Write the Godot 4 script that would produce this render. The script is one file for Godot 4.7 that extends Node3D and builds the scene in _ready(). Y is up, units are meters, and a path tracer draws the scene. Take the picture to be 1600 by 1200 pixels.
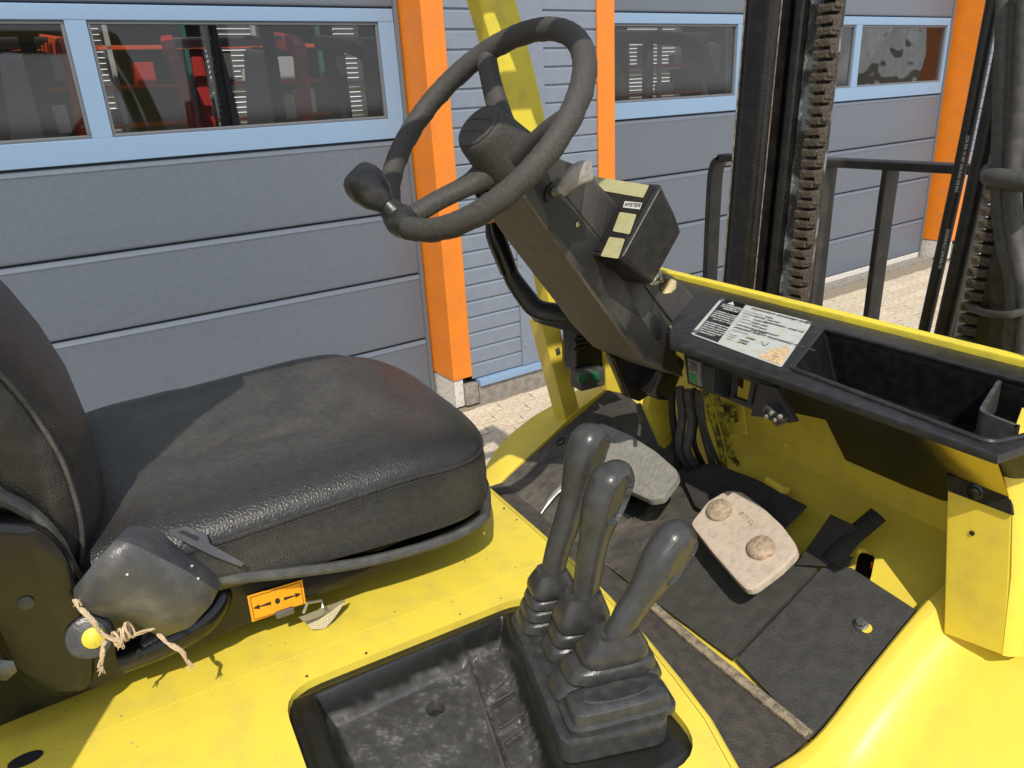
extends Node3D
# A forklift operator's compartment in a paved yard, in front of a hall with sectional doors. Units are metres, y up,
# +x is the truck's forward direction, +z its right-hand side.

class MB:
	var p := PackedVector3Array()
	var c := PackedColorArray()
	var col := Color(0.06, 0.058, 0.055)
	func tri(a: Vector3, b: Vector3, d: Vector3) -> void:
		p.append(a); p.append(b); p.append(d)
		c.append(col); c.append(col); c.append(col)
	func quad(a: Vector3, b: Vector3, d: Vector3, e: Vector3) -> void:
		tri(a, b, d); tri(a, d, e)

const YV := Vector3.UP
var M := {}
var FO: Node3D
var taken := {}

func numbered(n: String, parent: Node) -> String:
	var key := str(parent.get_instance_id()) + n
	if not taken.has(key):
		taken[key] = 0
		return n
	taken[key] += 1
	return "%s_%03d" % [n, taken[key]]

# ---------------------------------------------------------------- mesh helpers
func to_mesh(mb: MB, angle := 38.0) -> ArrayMesh:
	var n := mb.p.size()
	var fn := PackedVector3Array(); fn.resize(n / 3)
	var at := {}
	for i in n / 3:
		var a := mb.p[i * 3]; var b := mb.p[i * 3 + 1]; var d := mb.p[i * 3 + 2]
		fn[i] = (b - a).cross(d - a)
		for k in 3:
			var q := Vector3i((mb.p[i * 3 + k] * 20000.0).round())
			if at.has(q): at[q].append(i)
			else: at[q] = [i]
	var lim := cos(deg_to_rad(angle))
	var un := PackedVector3Array(); un.resize(n / 3)
	for i in n / 3: un[i] = fn[i].normalized()
	var P := PackedVector3Array(); var N := PackedVector3Array(); var C := PackedColorArray()
	for i in n / 3:
		if fn[i].length_squared() < 1e-18: continue
		for k in [0, 2, 1]:
			var v: Vector3 = mb.p[i * 3 + k]
			var s := Vector3.ZERO
			for j in at[Vector3i((v * 20000.0).round())]:
				if un[j].dot(un[i]) >= lim: s += fn[j]
			P.append(v); N.append(s.normalized() if s.length_squared() > 1e-24 else un[i]); C.append(mb.c[i * 3 + k])
	var arr := []; arr.resize(Mesh.ARRAY_MAX)
	arr[Mesh.ARRAY_VERTEX] = P; arr[Mesh.ARRAY_NORMAL] = N; arr[Mesh.ARRAY_COLOR] = C
	var m := ArrayMesh.new()
	m.add_surface_from_arrays(Mesh.PRIMITIVE_TRIANGLES, arr)
	return m

func put(mesh: Mesh, called: String, mat: Material, parent: Node3D, pos := Vector3.ZERO) -> MeshInstance3D:
	var o := MeshInstance3D.new()
	o.mesh = mesh; o.name = numbered(called, parent); o.material_override = mat; o.position = pos
	o.cast_shadow = GeometryInstance3D.SHADOW_CASTING_SETTING_ON
	parent.add_child(o, true)
	return o

# a part of the truck: its mesh is given in the truck's yard coordinates
func part(mb: MB, called: String, mat: Material, parent: Node3D = null, angle := 38.0) -> MeshInstance3D:
	if parent == null: parent = FO
	return put(to_mesh(mb, angle), called, mat, parent, -FO.position if parent == FO else Vector3.ZERO)

func thing(called: String, label: String, category: String, at := Vector3.ZERO, group := "") -> Node3D:
	var o := Node3D.new()
	o.name = numbered(called, self); add_child(o, true); o.position = at
	o.set_meta("label", label); o.set_meta("category", category)
	if group: o.set_meta("group", group)
	return o

func box(mb: MB, c: Vector3, s: Vector3, r := 0.0, b := Basis.IDENTITY, seg := 1) -> void:
	var h := s * 0.5
	r = minf(r, minf(h.x, minf(h.y, h.z)) * 0.98)
	var ax := []
	for k in 3:
		var l := []
		if r <= 0.0: l = [-h[k], h[k]]
		else:
			for j in seg + 1: l.append(-h[k] + r * (1.0 - cos(PI * 0.5 * j / seg)))
			for j in seg + 1: l.append(h[k] - r * (1.0 - cos(PI * 0.5 * (seg - j) / seg)))
		ax.append(l)
	for k in 3:
		var u: int = (k + 1) % 3; var v: int = (k + 2) % 3
		for sgn in [-1.0, 1.0]:
			var rows := []
			for a in ax[u]:
				var row := []
				for d in ax[v]:
					var q := Vector3.ZERO
					q[k] = h[k] * sgn; q[u] = a; q[v] = d
					if r > 0.0:
						var inn := Vector3(clampf(q.x, -h.x + r, h.x - r), clampf(q.y, -h.y + r, h.y - r), clampf(q.z, -h.z + r, h.z - r))
						q = inn + (q - inn).normalized() * r
					row.append(c + b * q)
				rows.append(row)
			grid(mb, rows, false, false, sgn > 0)

func grid(mb: MB, rows: Array, wu := false, wv := false, flip := false) -> void:
	var nu := rows.size(); var nv: int = rows[0].size()
	for i in (nu if wu else nu - 1):
		var A: Array = rows[i]; var B: Array = rows[(i + 1) % nu]
		for j in (nv if wv else nv - 1):
			var j2 := (j + 1) % nv
			if flip: mb.quad(A[j], B[j], B[j2], A[j2])
			else: mb.quad(A[j], A[j2], B[j2], B[j])

func loft(mb: MB, rings: Array, cap0 := true, cap1 := true, flip := false) -> void:
	grid(mb, rings, false, true, flip)
	for e in 2:
		if (e == 0 and not cap0) or (e == 1 and not cap1): continue
		var R: Array = rings[0] if e == 0 else rings[-1]
		var m := Vector3.ZERO
		for q in R: m += q
		m /= R.size()
		for j in R.size():
			var q2: Vector3 = R[(j + 1) % R.size()]
			if (e == 0) != flip: mb.tri(m, q2, R[j])
			else: mb.tri(m, R[j], q2)

# a ring (superellipse) round c with half axes ax and ay
func ring(c: Vector3, ax: Vector3, ay: Vector3, e := 2.0, n := 16) -> Array:
	var out := []
	for k in n:
		var t := TAU * (k + 0.5) / n
		var cs := cos(t); var sn := sin(t)
		out.append(c + ax * (signf(cs) * pow(absf(cs), 2.0 / e)) + ay * (signf(sn) * pow(absf(sn), 2.0 / e)))
	return out

func frames(path: Array, up: Vector3, closed: bool) -> Array:
	var out := []
	var n := path.size()
	var side := Vector3.ZERO
	for i in n:
		var a: Vector3 = path[(i - 1 + n) % n] if closed or i > 0 else path[i]
		var b: Vector3 = path[(i + 1) % n] if closed or i < n - 1 else path[i]
		var t := (b - a).normalized()
		if side == Vector3.ZERO:
			side = up.cross(t)
			if side.length() < 0.05: side = Vector3.RIGHT.cross(t)
			if side.length() < 0.05: side = Vector3.FORWARD.cross(t)
		side = (side - t * side.dot(t)).normalized()
		out.append([side, t.cross(side), t])
	return out

# sweep an ellipse of half sizes rad[i] (across) and rad2[i] along a path
func tube(mb: MB, path: Array, rad, n := 10, closed := false, up := Vector3.UP, rad2 = null, e := 2.0, caps := true) -> void:
	var F := frames(path, up, closed)
	var rings := []
	for i in path.size():
		var ra: float = rad[i] if rad is Array else rad
		var rb: float = ra if rad2 == null else (rad2[i] if rad2 is Array else rad2)
		rings.append(ring(path[i], F[i][0] * ra, F[i][1] * rb, e, n))
	if closed: grid(mb, rings, true, true)
	else: loft(mb, rings, caps, caps)

# smooth curve through points
func curve(pts: Array, per := 6, closed := false) -> Array:
	var out := []
	var n := pts.size()
	for i in (n if closed else n - 1):
		var a: Vector3 = pts[(i - 1 + n) % n] if closed or i > 0 else pts[0] * 2.0 - pts[1]
		var b: Vector3 = pts[i]; var c: Vector3 = pts[(i + 1) % n]
		var d: Vector3 = pts[(i + 2) % n] if closed or i + 2 < n else c * 2.0 - b
		for k in per: out.append(b.cubic_interpolate(c, a, d, float(k) / per))
	if not closed: out.append(pts[-1])
	return out

func fcurve(v: Array, per := 6) -> Array:
	var out := []
	for i in v.size() - 1:
		var a: float = v[maxi(i - 1, 0)]; var d: float = v[mini(i + 2, v.size() - 1)]
		for k in per: out.append(cubic_interpolate(v[i], v[i + 1], a, d, float(k) / per))
	out.append(v[-1])
	return out

# lathe: profile of (radius, height) along axis from c
func lathe(mb: MB, c: Vector3, axis: Vector3, prof: Array, n := 20, caps := true) -> void:
	axis = axis.normalized()
	var s := axis.cross(Vector3.UP if absf(axis.y) < 0.9 else Vector3.RIGHT).normalized()
	var t := axis.cross(s)
	var rings := []
	for q in prof: rings.append(ring(c + axis * q.y, s * q.x, t * q.x, 2.0, n))
	loft(mb, rings, caps, caps)

# a flat polygon given in space, extruded back by thick, with a rounded front edge and holes
func slab(mb: MB, poly: Array, thick: float, bevel := 0.0, face := Vector3(-0.5, 1, 0.8), holes := []) -> void:
	var n := Vector3.ZERO
	for i in poly.size():
		n += (poly[i] as Vector3).cross(poly[(i + 1) % poly.size()])
	n = n.normalized()
	if n.dot(face) < 0:
		n = -n
		poly = poly.duplicate(); poly.reverse()
	var o: Vector3 = poly[0]
	var ux: Vector3 = (poly[1] - poly[0]).normalized()
	ux = (ux - n * ux.dot(n)).normalized()
	var uy := n.cross(ux)
	var P := flat(poly, o, ux, uy)
	if Geometry2D.is_polygon_clockwise(P): P.reverse()
	var top := P
	var back := -thick
	if bevel > 0:
		for k in [[0.0, 1.0], [0.29, 0.29], [1.0, 0.0]]:
			pass
		var prev := P; var pz := -bevel
		for k in [[0.29, -0.29], [1.0, 0.0]]:
			var q := inset(P, bevel * k[0])
			for i in P.size():
				var j := (i + 1) % P.size()
				mb.quad(up3(prev[i], pz, o, ux, uy, n), up3(prev[j], pz, o, ux, uy, n), up3(q[j], k[1] * bevel, o, ux, uy, n), up3(q[i], k[1] * bevel, o, ux, uy, n))
			prev = q; pz = k[1] * bevel
		top = prev
	for i in P.size():
		var j := (i + 1) % P.size()
		mb.quad(up3(P[i], back, o, ux, uy, n), up3(P[j], back, o, ux, uy, n), up3(P[j], -bevel, o, ux, uy, n), up3(P[i], -bevel, o, ux, uy, n))
	var full := top; var fullb := P
	for h in holes:
		var H := flat(h, o, ux, uy)
		if not Geometry2D.is_polygon_clockwise(H): H.reverse()
		for i in H.size():
			var j := (i + 1) % H.size()
			mb.quad(up3(H[i], back, o, ux, uy, n), up3(H[j], back, o, ux, uy, n), up3(H[j], 0, o, ux, uy, n), up3(H[i], 0, o, ux, uy, n))
		full = bridged(full, H); fullb = bridged(fullb, H)
	for e in 2:
		var Q := full if e == 0 else fullb
		var ix := triangles(Q)
		if ix.is_empty(): print("slab not triangulated ", poly)
		for i in ix.size() / 3:
			var a := Q[ix[i * 3]]; var b := Q[ix[i * 3 + 1]]; var d := Q[ix[i * 3 + 2]]
			if ((b - a).cross(d - a) < 0) != (e == 1):
				var w := b; b = d; d = w
			var z := 0.0 if e == 0 else back
			mb.tri(up3(a, z, o, ux, uy, n), up3(b, z, o, ux, uy, n), up3(d, z, o, ux, uy, n))

func recolour(mb: MB, f: Callable) -> void:
	for i in mb.p.size(): mb.c[i] = f.call(mb.p[i])

func triangles(Q: PackedVector2Array) -> PackedInt32Array:
	var ix := Geometry2D.triangulate_polygon(Q)
	if ix.is_empty():
		# bridges lie on each other: pull the doubled points apart by a hair
		var R := Q.duplicate()
		for i in R.size():
			for j in i:
				if R[i].distance_squared_to(R[j]) < 1e-12:
					var m := (R[(i + 1) % R.size()] - R[i]).normalized() + (R[i - 1] - R[i]).normalized()
					R[i] += m.normalized() * 0.00002
		ix = Geometry2D.triangulate_polygon(R)
	return ix

func flat(poly: Array, o: Vector3, ux: Vector3, uy: Vector3) -> PackedVector2Array:
	var P := PackedVector2Array()
	for q in poly: P.append(Vector2((q - o).dot(ux), (q - o).dot(uy)))
	return P

func up3(q: Vector2, z: float, o: Vector3, ux: Vector3, uy: Vector3, n: Vector3) -> Vector3:
	return o + ux * q.x + uy * q.y + n * z

func inset(P: PackedVector2Array, d: float) -> PackedVector2Array:
	var out := PackedVector2Array()
	var n := P.size()
	for i in n:
		var e1 := (P[i] - P[(i - 1 + n) % n]).normalized(); var e2 := (P[(i + 1) % n] - P[i]).normalized()
		var n1 := Vector2(-e1.y, e1.x); var n2 := Vector2(-e2.y, e2.x)
		var m := (n1 + n2)
		var l := m.length_squared()
		out.append(P[i] + (m * (2.0 * d / l) if l > 0.3 else m * d))
	return out

func bridged(P: PackedVector2Array, H: PackedVector2Array) -> PackedVector2Array:
	var bi := 0; var bj := 0; var best := 1e9
	for i in P.size():
		for j in H.size():
			var d := P[i].distance_squared_to(H[j])
			if d < best: best = d; bi = i; bj = j
	var out := PackedVector2Array()
	for i in bi + 1: out.append(P[i])
	for j in H.size() + 1: out.append(H[(bj + j) % H.size()])
	for i in range(bi, P.size()): out.append(P[i])
	return out

func round_poly(poly: Array, r: float, seg := 3) -> Array:
	var out := []
	var n := poly.size()
	for i in n:
		var a: Vector3 = poly[(i - 1 + n) % n]; var b: Vector3 = poly[i]; var c: Vector3 = poly[(i + 1) % n]
		var k := minf(r, minf(a.distance_to(b), b.distance_to(c)) * 0.45)
		var s := b + (a - b).normalized() * k; var e := b + (c - b).normalized() * k
		for j in seg + 1:
			var t := float(j) / seg
			out.append(s.lerp(b, t).lerp(b.lerp(e, t), t))
	return out

func lettering(text: String, called: String, mat: Material, parent: Node3D, org: Vector3, right: Vector3, up: Vector3, size: float, off := Vector3.ZERO) -> void:
	var tm := TextMesh.new()
	var sf := SystemFont.new(); sf.font_names = PackedStringArray(["Droid Sans"]); sf.font_weight = 700
	tm.font = sf; tm.text = text; tm.font_size = 32; tm.pixel_size = size / 32.0; tm.depth = 0.0002
	tm.horizontal_alignment = HORIZONTAL_ALIGNMENT_LEFT; tm.vertical_alignment = VERTICAL_ALIGNMENT_CENTER
	tm.curve_step = 4.0
	var o := MeshInstance3D.new()
	o.mesh = tm; o.material_override = mat; o.name = numbered(called, parent)
	right = right.normalized(); var nn := right.cross(up).normalized()
	o.transform = Transform3D(Basis(right, nn.cross(right), nn), org + off)
	parent.add_child(o, true)

# ---------------------------------------------------------------- materials
func noise(seed_: int, freq: float, oct := 4, type := FastNoiseLite.TYPE_SIMPLEX_SMOOTH) -> FastNoiseLite:
	var n := FastNoiseLite.new()
	n.seed = seed_; n.frequency = freq; n.noise_type = type
	n.fractal_type = FastNoiseLite.FRACTAL_FBM; n.fractal_octaves = oct
	if type == FastNoiseLite.TYPE_CELLULAR:
		n.cellular_return_type = FastNoiseLite.RETURN_DISTANCE2_SUB; n.cellular_jitter = 1.0
	return n

# two tones (linear colours) blended by a coarse and a fine noise; amount shifts towards the second tone
func blotch(a: Color, b: Color, seed_: int, freq: float, amount := 0.5, soft := 0.25, fine := 0.3, sz := 384, specks := 0.0) -> ImageTexture:
	var i1 := noise(seed_, freq, 4).get_seamless_image(sz, sz)
	var i2 := noise(seed_ + 7, 0.22, 2).get_seamless_image(sz, sz)
	var i3 := noise(seed_ + 13, 0.11, 2).get_seamless_image(sz, sz)
	var im := Image.create(sz, sz, true, Image.FORMAT_RGB8)
	for y in sz:
		for x in sz:
			var v := i1.get_pixel(x, y).r + (i2.get_pixel(x, y).r - 0.5) * fine
			var t := smoothstep(1.0 - amount - soft, 1.0 - amount + soft, v)
			var c := a.lerp(b, t)
			if specks > 0.0: c = c.lerp(Color(0.10, 0.075, 0.04), specks * smoothstep(0.84, 0.93, i3.get_pixel(x, y).r + 0.25 * (i1.get_pixel(x, y).r - 0.5)))
			im.set_pixel(x, y, c.linear_to_srgb())
	im.generate_mipmaps()
	return ImageTexture.create_from_image(im)

func bump(seed_: int, freq: float, oct: int, type: int, strength: float, sz := 384) -> ImageTexture:
	var im := noise(seed_, freq, oct, type).get_seamless_image(sz, sz)
	im.convert(Image.FORMAT_RGBA8)
	im.bump_map_to_normal_map(strength)
	im.generate_mipmaps()
	return ImageTexture.create_from_image(im)

func mat(called: String, col: Color, rough: float, o := {}) -> StandardMaterial3D:
	var m := StandardMaterial3D.new()
	m.resource_name = called
	m.albedo_color = col.linear_to_srgb()
	m.roughness = rough
	m.metallic = o.get("metal", 0.0)
	m.metallic_specular = o.get("spec", 0.5)
	m.vertex_color_use_as_albedo = o.get("vc", false)
	if o.has("tex") or o.has("nrm") or o.has("rtex"):
		m.uv1_triplanar = true
		m.uv1_scale = Vector3.ONE * float(o.get("scale", 4.0))
	if o.has("tex"): m.albedo_texture = o.tex
	if o.has("nrm"):
		m.normal_enabled = true; m.normal_texture = o.nrm; m.normal_scale = o.get("ns", 1.0)
	if o.has("coat"):
		m.clearcoat_enabled = true; m.clearcoat = o.coat; m.clearcoat_roughness = o.get("coatr", 0.15)
	M[called] = m
	return m

func make_materials() -> void:
	var W := Color(1, 1, 1)
	var grain := bump(11, 0.16, 3, FastNoiseLite.TYPE_SIMPLEX_SMOOTH, 2.2)
	var leather := bump(5, 0.075, 2, FastNoiseLite.TYPE_CELLULAR, 5.0)
	var soft := bump(21, 0.02, 3, FastNoiseLite.TYPE_SIMPLEX_SMOOTH, 3.0)
	var coarse := bump(31, 0.09, 4, FastNoiseLite.TYPE_SIMPLEX_SMOOTH, 5.0)
	mat("yellow", W, 0.42, {"tex": blotch(Color(0.765, 0.605, 0.066), Color(0.69, 0.54, 0.08), 3, 0.010, 0.36, 0.3, 0.35, 512, 0.18), "nrm": soft, "ns": 0.10, "scale": 3.0, "coat": 0.15, "coatr": 0.3})
	mat("yellow_old", W, 0.5, {"tex": blotch(Color(0.74, 0.61, 0.05), Color(0.58, 0.49, 0.07), 8, 0.012, 0.33, 0.3, 0.5), "nrm": soft, "ns": 0.2, "scale": 3.0})
	mat("vinyl", W, 0.42, {"tex": blotch(Color(0.026, 0.024, 0.024), Color(0.046, 0.043, 0.039), 13, 0.009, 0.40, 0.5, 0.35), "nrm": leather, "ns": 0.5, "scale": 9.0})
	mat("vinyl_dusty", W, 0.38, {"vc": true, "tex": blotch(Color(0.72, 0.72, 0.72), Color(1, 1, 1), 14, 0.02, 0.52, 0.4, 0.8), "nrm": leather, "ns": 0.5, "scale": 9.0})
	mat("black_plastic", W, 0.36, {"tex": blotch(Color(0.012, 0.0125, 0.014), Color(0.030, 0.029, 0.028), 17, 0.012, 0.34, 0.45, 0.5), "nrm": grain, "ns": 0.25, "scale": 8.0})
	mat("tray_plastic", W, 0.36, {"vc": true, "tex": blotch(Color(0.75, 0.75, 0.75), Color(1.6, 1.55, 1.45) * 0.62, 19, 0.02, 0.4, 0.2, 0.6), "nrm": grain, "ns": 0.22, "scale": 8.0})
	mat("column_plastic", W, 0.5, {"vc": true, "tex": blotch(Color(0.78, 0.78, 0.78), Color(1, 0.98, 0.95), 23, 0.011, 0.45, 0.45, 0.6), "nrm": grain, "ns": 0.35, "scale": 5.0})
	mat("gloss_black", W, 0.22, {"tex": blotch(Color(0.006, 0.006, 0.007), Color(0.014, 0.0135, 0.012), 27, 0.015, 0.3, 0.4, 0.4), "scale": 4.0, "nrm": soft, "ns": 0.12})
	mat("wheel_rubber", W, 0.72, {"tex": blotch(Color(0.034, 0.033, 0.031), Color(0.064, 0.060, 0.054), 29, 0.04, 0.52, 0.5, 0.9), "nrm": coarse, "ns": 0.4, "scale": 9.0})
	mat("lever_grip", W, 0.33, {"tex": blotch(Color(0.032, 0.033, 0.034), Color(0.054, 0.053, 0.050), 33, 0.025, 0.42, 0.5, 0.5), "nrm": grain, "ns": 0.3, "scale": 7.0})
	mat("boot_rubber", W, 0.34, {"tex": blotch(Color(0.028, 0.029, 0.031), Color(0.058, 0.056, 0.050), 35, 0.02, 0.35, 0.4, 0.7), "nrm": grain, "ns": 0.3, "scale": 8.0})
	mat("mat_rubber", W, 0.85, {"vc": true, "tex": blotch(Color(0.55, 0.54, 0.54), Color(1, 0.98, 0.94), 37, 0.016, 0.5, 0.45, 1.0), "nrm": coarse, "ns": 0.45, "scale": 5.0})
	mat("dust", W, 0.95, {"tex": blotch(Color(0.12, 0.10, 0.075), Color(0.33, 0.27, 0.19), 39, 0.03, 0.55, 0.25, 0.8), "nrm": coarse, "ns": 0.6, "scale": 6.0})
	mat("pedal_rubber", W, 0.8, {"tex": blotch(Color(0.52, 0.435, 0.355), Color(0.38, 0.315, 0.25), 41, 0.014, 0.30, 0.25, 0.5), "nrm": coarse, "ns": 0.5, "scale": 8.0})
	mat("pedal_stud", W, 0.85, {"tex": blotch(Color(0.50, 0.38, 0.28), Color(0.20, 0.15, 0.10), 42, 0.03, 0.42, 0.25, 0.7), "nrm": coarse, "ns": 0.9, "scale": 8.0})
	mat("pedal_grey", W, 0.8, {"tex": blotch(Color(0.19, 0.19, 0.175), Color(0.27, 0.26, 0.225), 43, 0.018, 0.5, 0.25, 0.6), "nrm": coarse, "ns": 0.6, "scale": 8.0})
	mat("steel", Color(0.45, 0.44, 0.42), 0.35, {"metal": 0.9, "nrm": coarse, "ns": 0.25, "scale": 10.0})
	mat("zinc", Color(0.17, 0.175, 0.18), 0.5, {"metal": 0.75, "nrm": coarse, "ns": 0.3, "scale": 12.0})
	mat("dull_metal", Color(0.34, 0.30, 0.18), 0.5, {"metal": 0.6, "nrm": coarse, "ns": 0.4, "scale": 14.0})
	mat("brass", Color(0.42, 0.36, 0.22), 0.22, {"metal": 1.0})
	mat("mast_black", W, 0.22, {"tex": blotch(Color(0.009, 0.009, 0.009), Color(0.022, 0.019, 0.017), 45, 0.012, 0.36, 0.5, 0.6), "nrm": coarse, "ns": 0.25, "scale": 5.0})
	mat("mast_grease", W, 0.5, {"tex": blotch(Color(0.020, 0.017, 0.015), Color(0.22, 0.24, 0.25), 46, 0.010, 0.46, 0.12, 0.25), "nrm": coarse, "ns": 0.4, "scale": 2.5})
	mat("chain", W, 0.7, {"tex": blotch(Color(0.028, 0.022, 0.017), Color(0.13, 0.10, 0.07), 47, 0.03, 0.5, 0.3, 0.8), "nrm": coarse, "ns": 0.9, "scale": 10.0, "metal": 0.1})
	mat("hose", W, 0.5, {"tex": blotch(Color(0.045, 0.045, 0.046), Color(0.090, 0.086, 0.078), 49, 0.014, 0.45, 0.45, 0.6), "nrm": coarse, "ns": 0.3, "scale": 8.0})
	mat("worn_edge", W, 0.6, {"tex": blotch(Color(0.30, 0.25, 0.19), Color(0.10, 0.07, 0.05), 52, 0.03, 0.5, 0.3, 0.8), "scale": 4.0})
	mat("bar_black", W, 0.5, {"tex": blotch(Color(0.022, 0.020, 0.018), Color(0.055, 0.049, 0.041), 51, 0.01, 0.47, 0.5, 0.6), "scale": 3.0})
	mat("bin_black", W, 0.5, {"spec": 0.3, "tex": blotch(Color(0.005, 0.005, 0.0055), Color(0.013, 0.0125, 0.012), 77, 0.02, 0.36, 0.4, 0.6), "nrm": grain, "ns": 0.3, "scale": 5.0})
	mat("black", Color(0.012, 0.012, 0.012), 0.6)
	mat("white_print", Color(0.55, 0.55, 0.53), 0.6)
	mat("dark_print", Color(0.05, 0.05, 0.055), 0.6)
	mat("faint_print", Color(0.24, 0.24, 0.25), 0.6)
	mat("plate", W, 0.35, {"tex": blotch(Color(0.50, 0.52, 0.51), Color(0.47, 0.43, 0.32), 53, 0.02, 0.32, 0.2, 0.3), "scale": 6.0})
	mat("rust_stain", W, 0.7, {"tex": blotch(Color(0.60, 0.47, 0.28), Color(0.42, 0.22, 0.09), 54, 0.03, 0.4, 0.3, 0.5), "scale": 9.0})
	mat("lcd", W, 0.3, {"tex": blotch(Color(0.36, 0.34, 0.17), Color(0.43, 0.40, 0.22), 55, 0.02, 0.5, 0.3, 0.2), "scale": 6.0})
	mat("black_to_yellow", W, 0.42, {"vc": true, "spec": 0.25, "nrm": soft, "ns": 0.15, "scale": 3.0})
	mat("sticker", Color(0.88, 0.36, 0.015), 0.4)
	mat("green", Color(0.035, 0.28, 0.07), 0.35)
	mat("green_dark", Color(0.02, 0.13, 0.06), 0.3)
	mat("grey_plastic", W, 0.5, {"tex": blotch(Color(0.20, 0.19, 0.17), Color(0.34, 0.32, 0.28), 57, 0.02, 0.5, 0.3, 0.5), "nrm": grain, "ns": 0.3, "scale": 6.0})
	mat("belt_cover", W, 0.36, {"tex": blotch(Color(0.050, 0.054, 0.064), Color(0.125, 0.12, 0.11), 59, 0.011, 0.32, 0.4, 0.4), "nrm": grain, "ns": 0.3, "scale": 5.0})
	mat("twine", W, 0.9, {"tex": blotch(Color(0.62, 0.48, 0.32), Color(0.42, 0.30, 0.19), 61, 0.05, 0.4, 0.3, 0.8), "nrm": coarse, "ns": 0.9, "scale": 14.0})
	mat("wire_yellow", W, 0.5, {"tex": blotch(Color(0.42, 0.38, 0.03), Color(0.04, 0.035, 0.02), 63, 0.025, 0.45, 0.15, 0.4), "scale": 5.0})
	# the hall
	mat("door_panel", W, 0.34, {"tex": blotch(Color(0.112, 0.134, 0.170), Color(0.124, 0.145, 0.180), 65, 0.012, 0.5, 0.4, 0.35, 384, 0.2), "nrm": coarse, "ns": 0.22, "scale": 5.0})
	mat("cladding", W, 0.4, {"tex": blotch(Color(0.18, 0.212, 0.27), Color(0.20, 0.230, 0.285), 66, 0.012, 0.5, 0.4, 0.3, 384, 0.2), "nrm": soft, "ns": 0.08, "scale": 2.0})
	mat("aluminium", Color(0.21, 0.32, 0.47), 0.45, {"nrm": soft, "ns": 0.05, "scale": 3.0})
	mat("flashing", Color(0.13, 0.14, 0.155), 0.4)
	mat("orange", W, 0.42, {"tex": blotch(Color(0.76, 0.215, 0.012), Color(0.70, 0.20, 0.02), 67, 0.01, 0.42, 0.4, 0.35, 384, 0.35), "nrm": soft, "ns": 0.06, "scale": 1.5})
	mat("white_plinth", W, 0.7, {"tex": blotch(Color(0.62, 0.60, 0.55), Color(0.42, 0.38, 0.32), 68, 0.03, 0.35, 0.25, 0.5), "scale": 3.0})
	mat("concrete", W, 0.9, {"tex": blotch(Color(0.30, 0.27, 0.235), Color(0.20, 0.18, 0.155), 69, 0.02, 0.45, 0.3, 0.9), "nrm": coarse, "ns": 0.7, "scale": 2.5})
	mat("paver", W, 0.9, {"vc": true, "tex": blotch(Color(1, 0.97, 0.93), Color(0.72, 0.67, 0.58), 71, 0.03, 0.42, 0.3, 0.9), "nrm": coarse, "ns": 0.6, "scale": 2.2})
	mat("sand", W, 0.95, {"tex": blotch(Color(0.30, 0.25, 0.18), Color(0.20, 0.165, 0.12), 73, 0.04, 0.45, 0.3, 0.9), "nrm": coarse, "ns": 0.7, "scale": 2.0})
	mat("blind", Color(0.75, 0.74, 0.70), 0.8)
	M["blind"].backlight_enabled = true; M["blind"].backlight = Color(0.6, 0.6, 0.55)
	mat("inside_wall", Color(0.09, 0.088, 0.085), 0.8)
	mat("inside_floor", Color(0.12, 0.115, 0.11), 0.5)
	mat("red", Color(0.38, 0.025, 0.022), 0.4)
	mat("red_orange", Color(0.55, 0.085, 0.025), 0.4)
	mat("machine_dark", Color(0.02, 0.021, 0.025), 0.5)
	mat("machine_grey", Color(0.36, 0.36, 0.37), 0.5)
	mat("machine_teal", Color(0.03, 0.12, 0.11), 0.45)
	mat("paper", Color(0.65, 0.64, 0.6), 0.7)
	var g := StandardMaterial3D.new()
	g.albedo_color = Color(0.06, 0.085, 0.085, 0.25); g.roughness = 0.03; g.metallic_specular = 0.6
	g.transparency = BaseMaterial3D.TRANSPARENCY_ALPHA
	M["glass"] = g
	var g2: StandardMaterial3D = g.duplicate()
	g2.normal_enabled = true; g2.normal_texture = bump(81, 0.008, 2, FastNoiseLite.TYPE_SIMPLEX_SMOOTH, 6.0); g2.normal_scale = 0.5
	g2.uv1_triplanar = true; g2.uv1_scale = Vector3.ONE * 1.2
	M["glass_wavy"] = g2

# ---------------------------------------------------------------- the hall
var HB: Node3D
func hpart(mb: MB, called: String, m: String, parent: Node3D = null) -> MeshInstance3D:
	return put(to_mesh(mb), called, M[m], parent if parent else HB)

func lbox(mb: MB, s0: float, s1: float, y0: float, y1: float, d0: float, d1: float, r := 0.0) -> void:
	box(mb, Vector3((s0 + s1) / 2, (y0 + y1) / 2, (d0 + d1) / 2), Vector3(s1 - s0, y1 - y0, d1 - d0), r)

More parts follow.
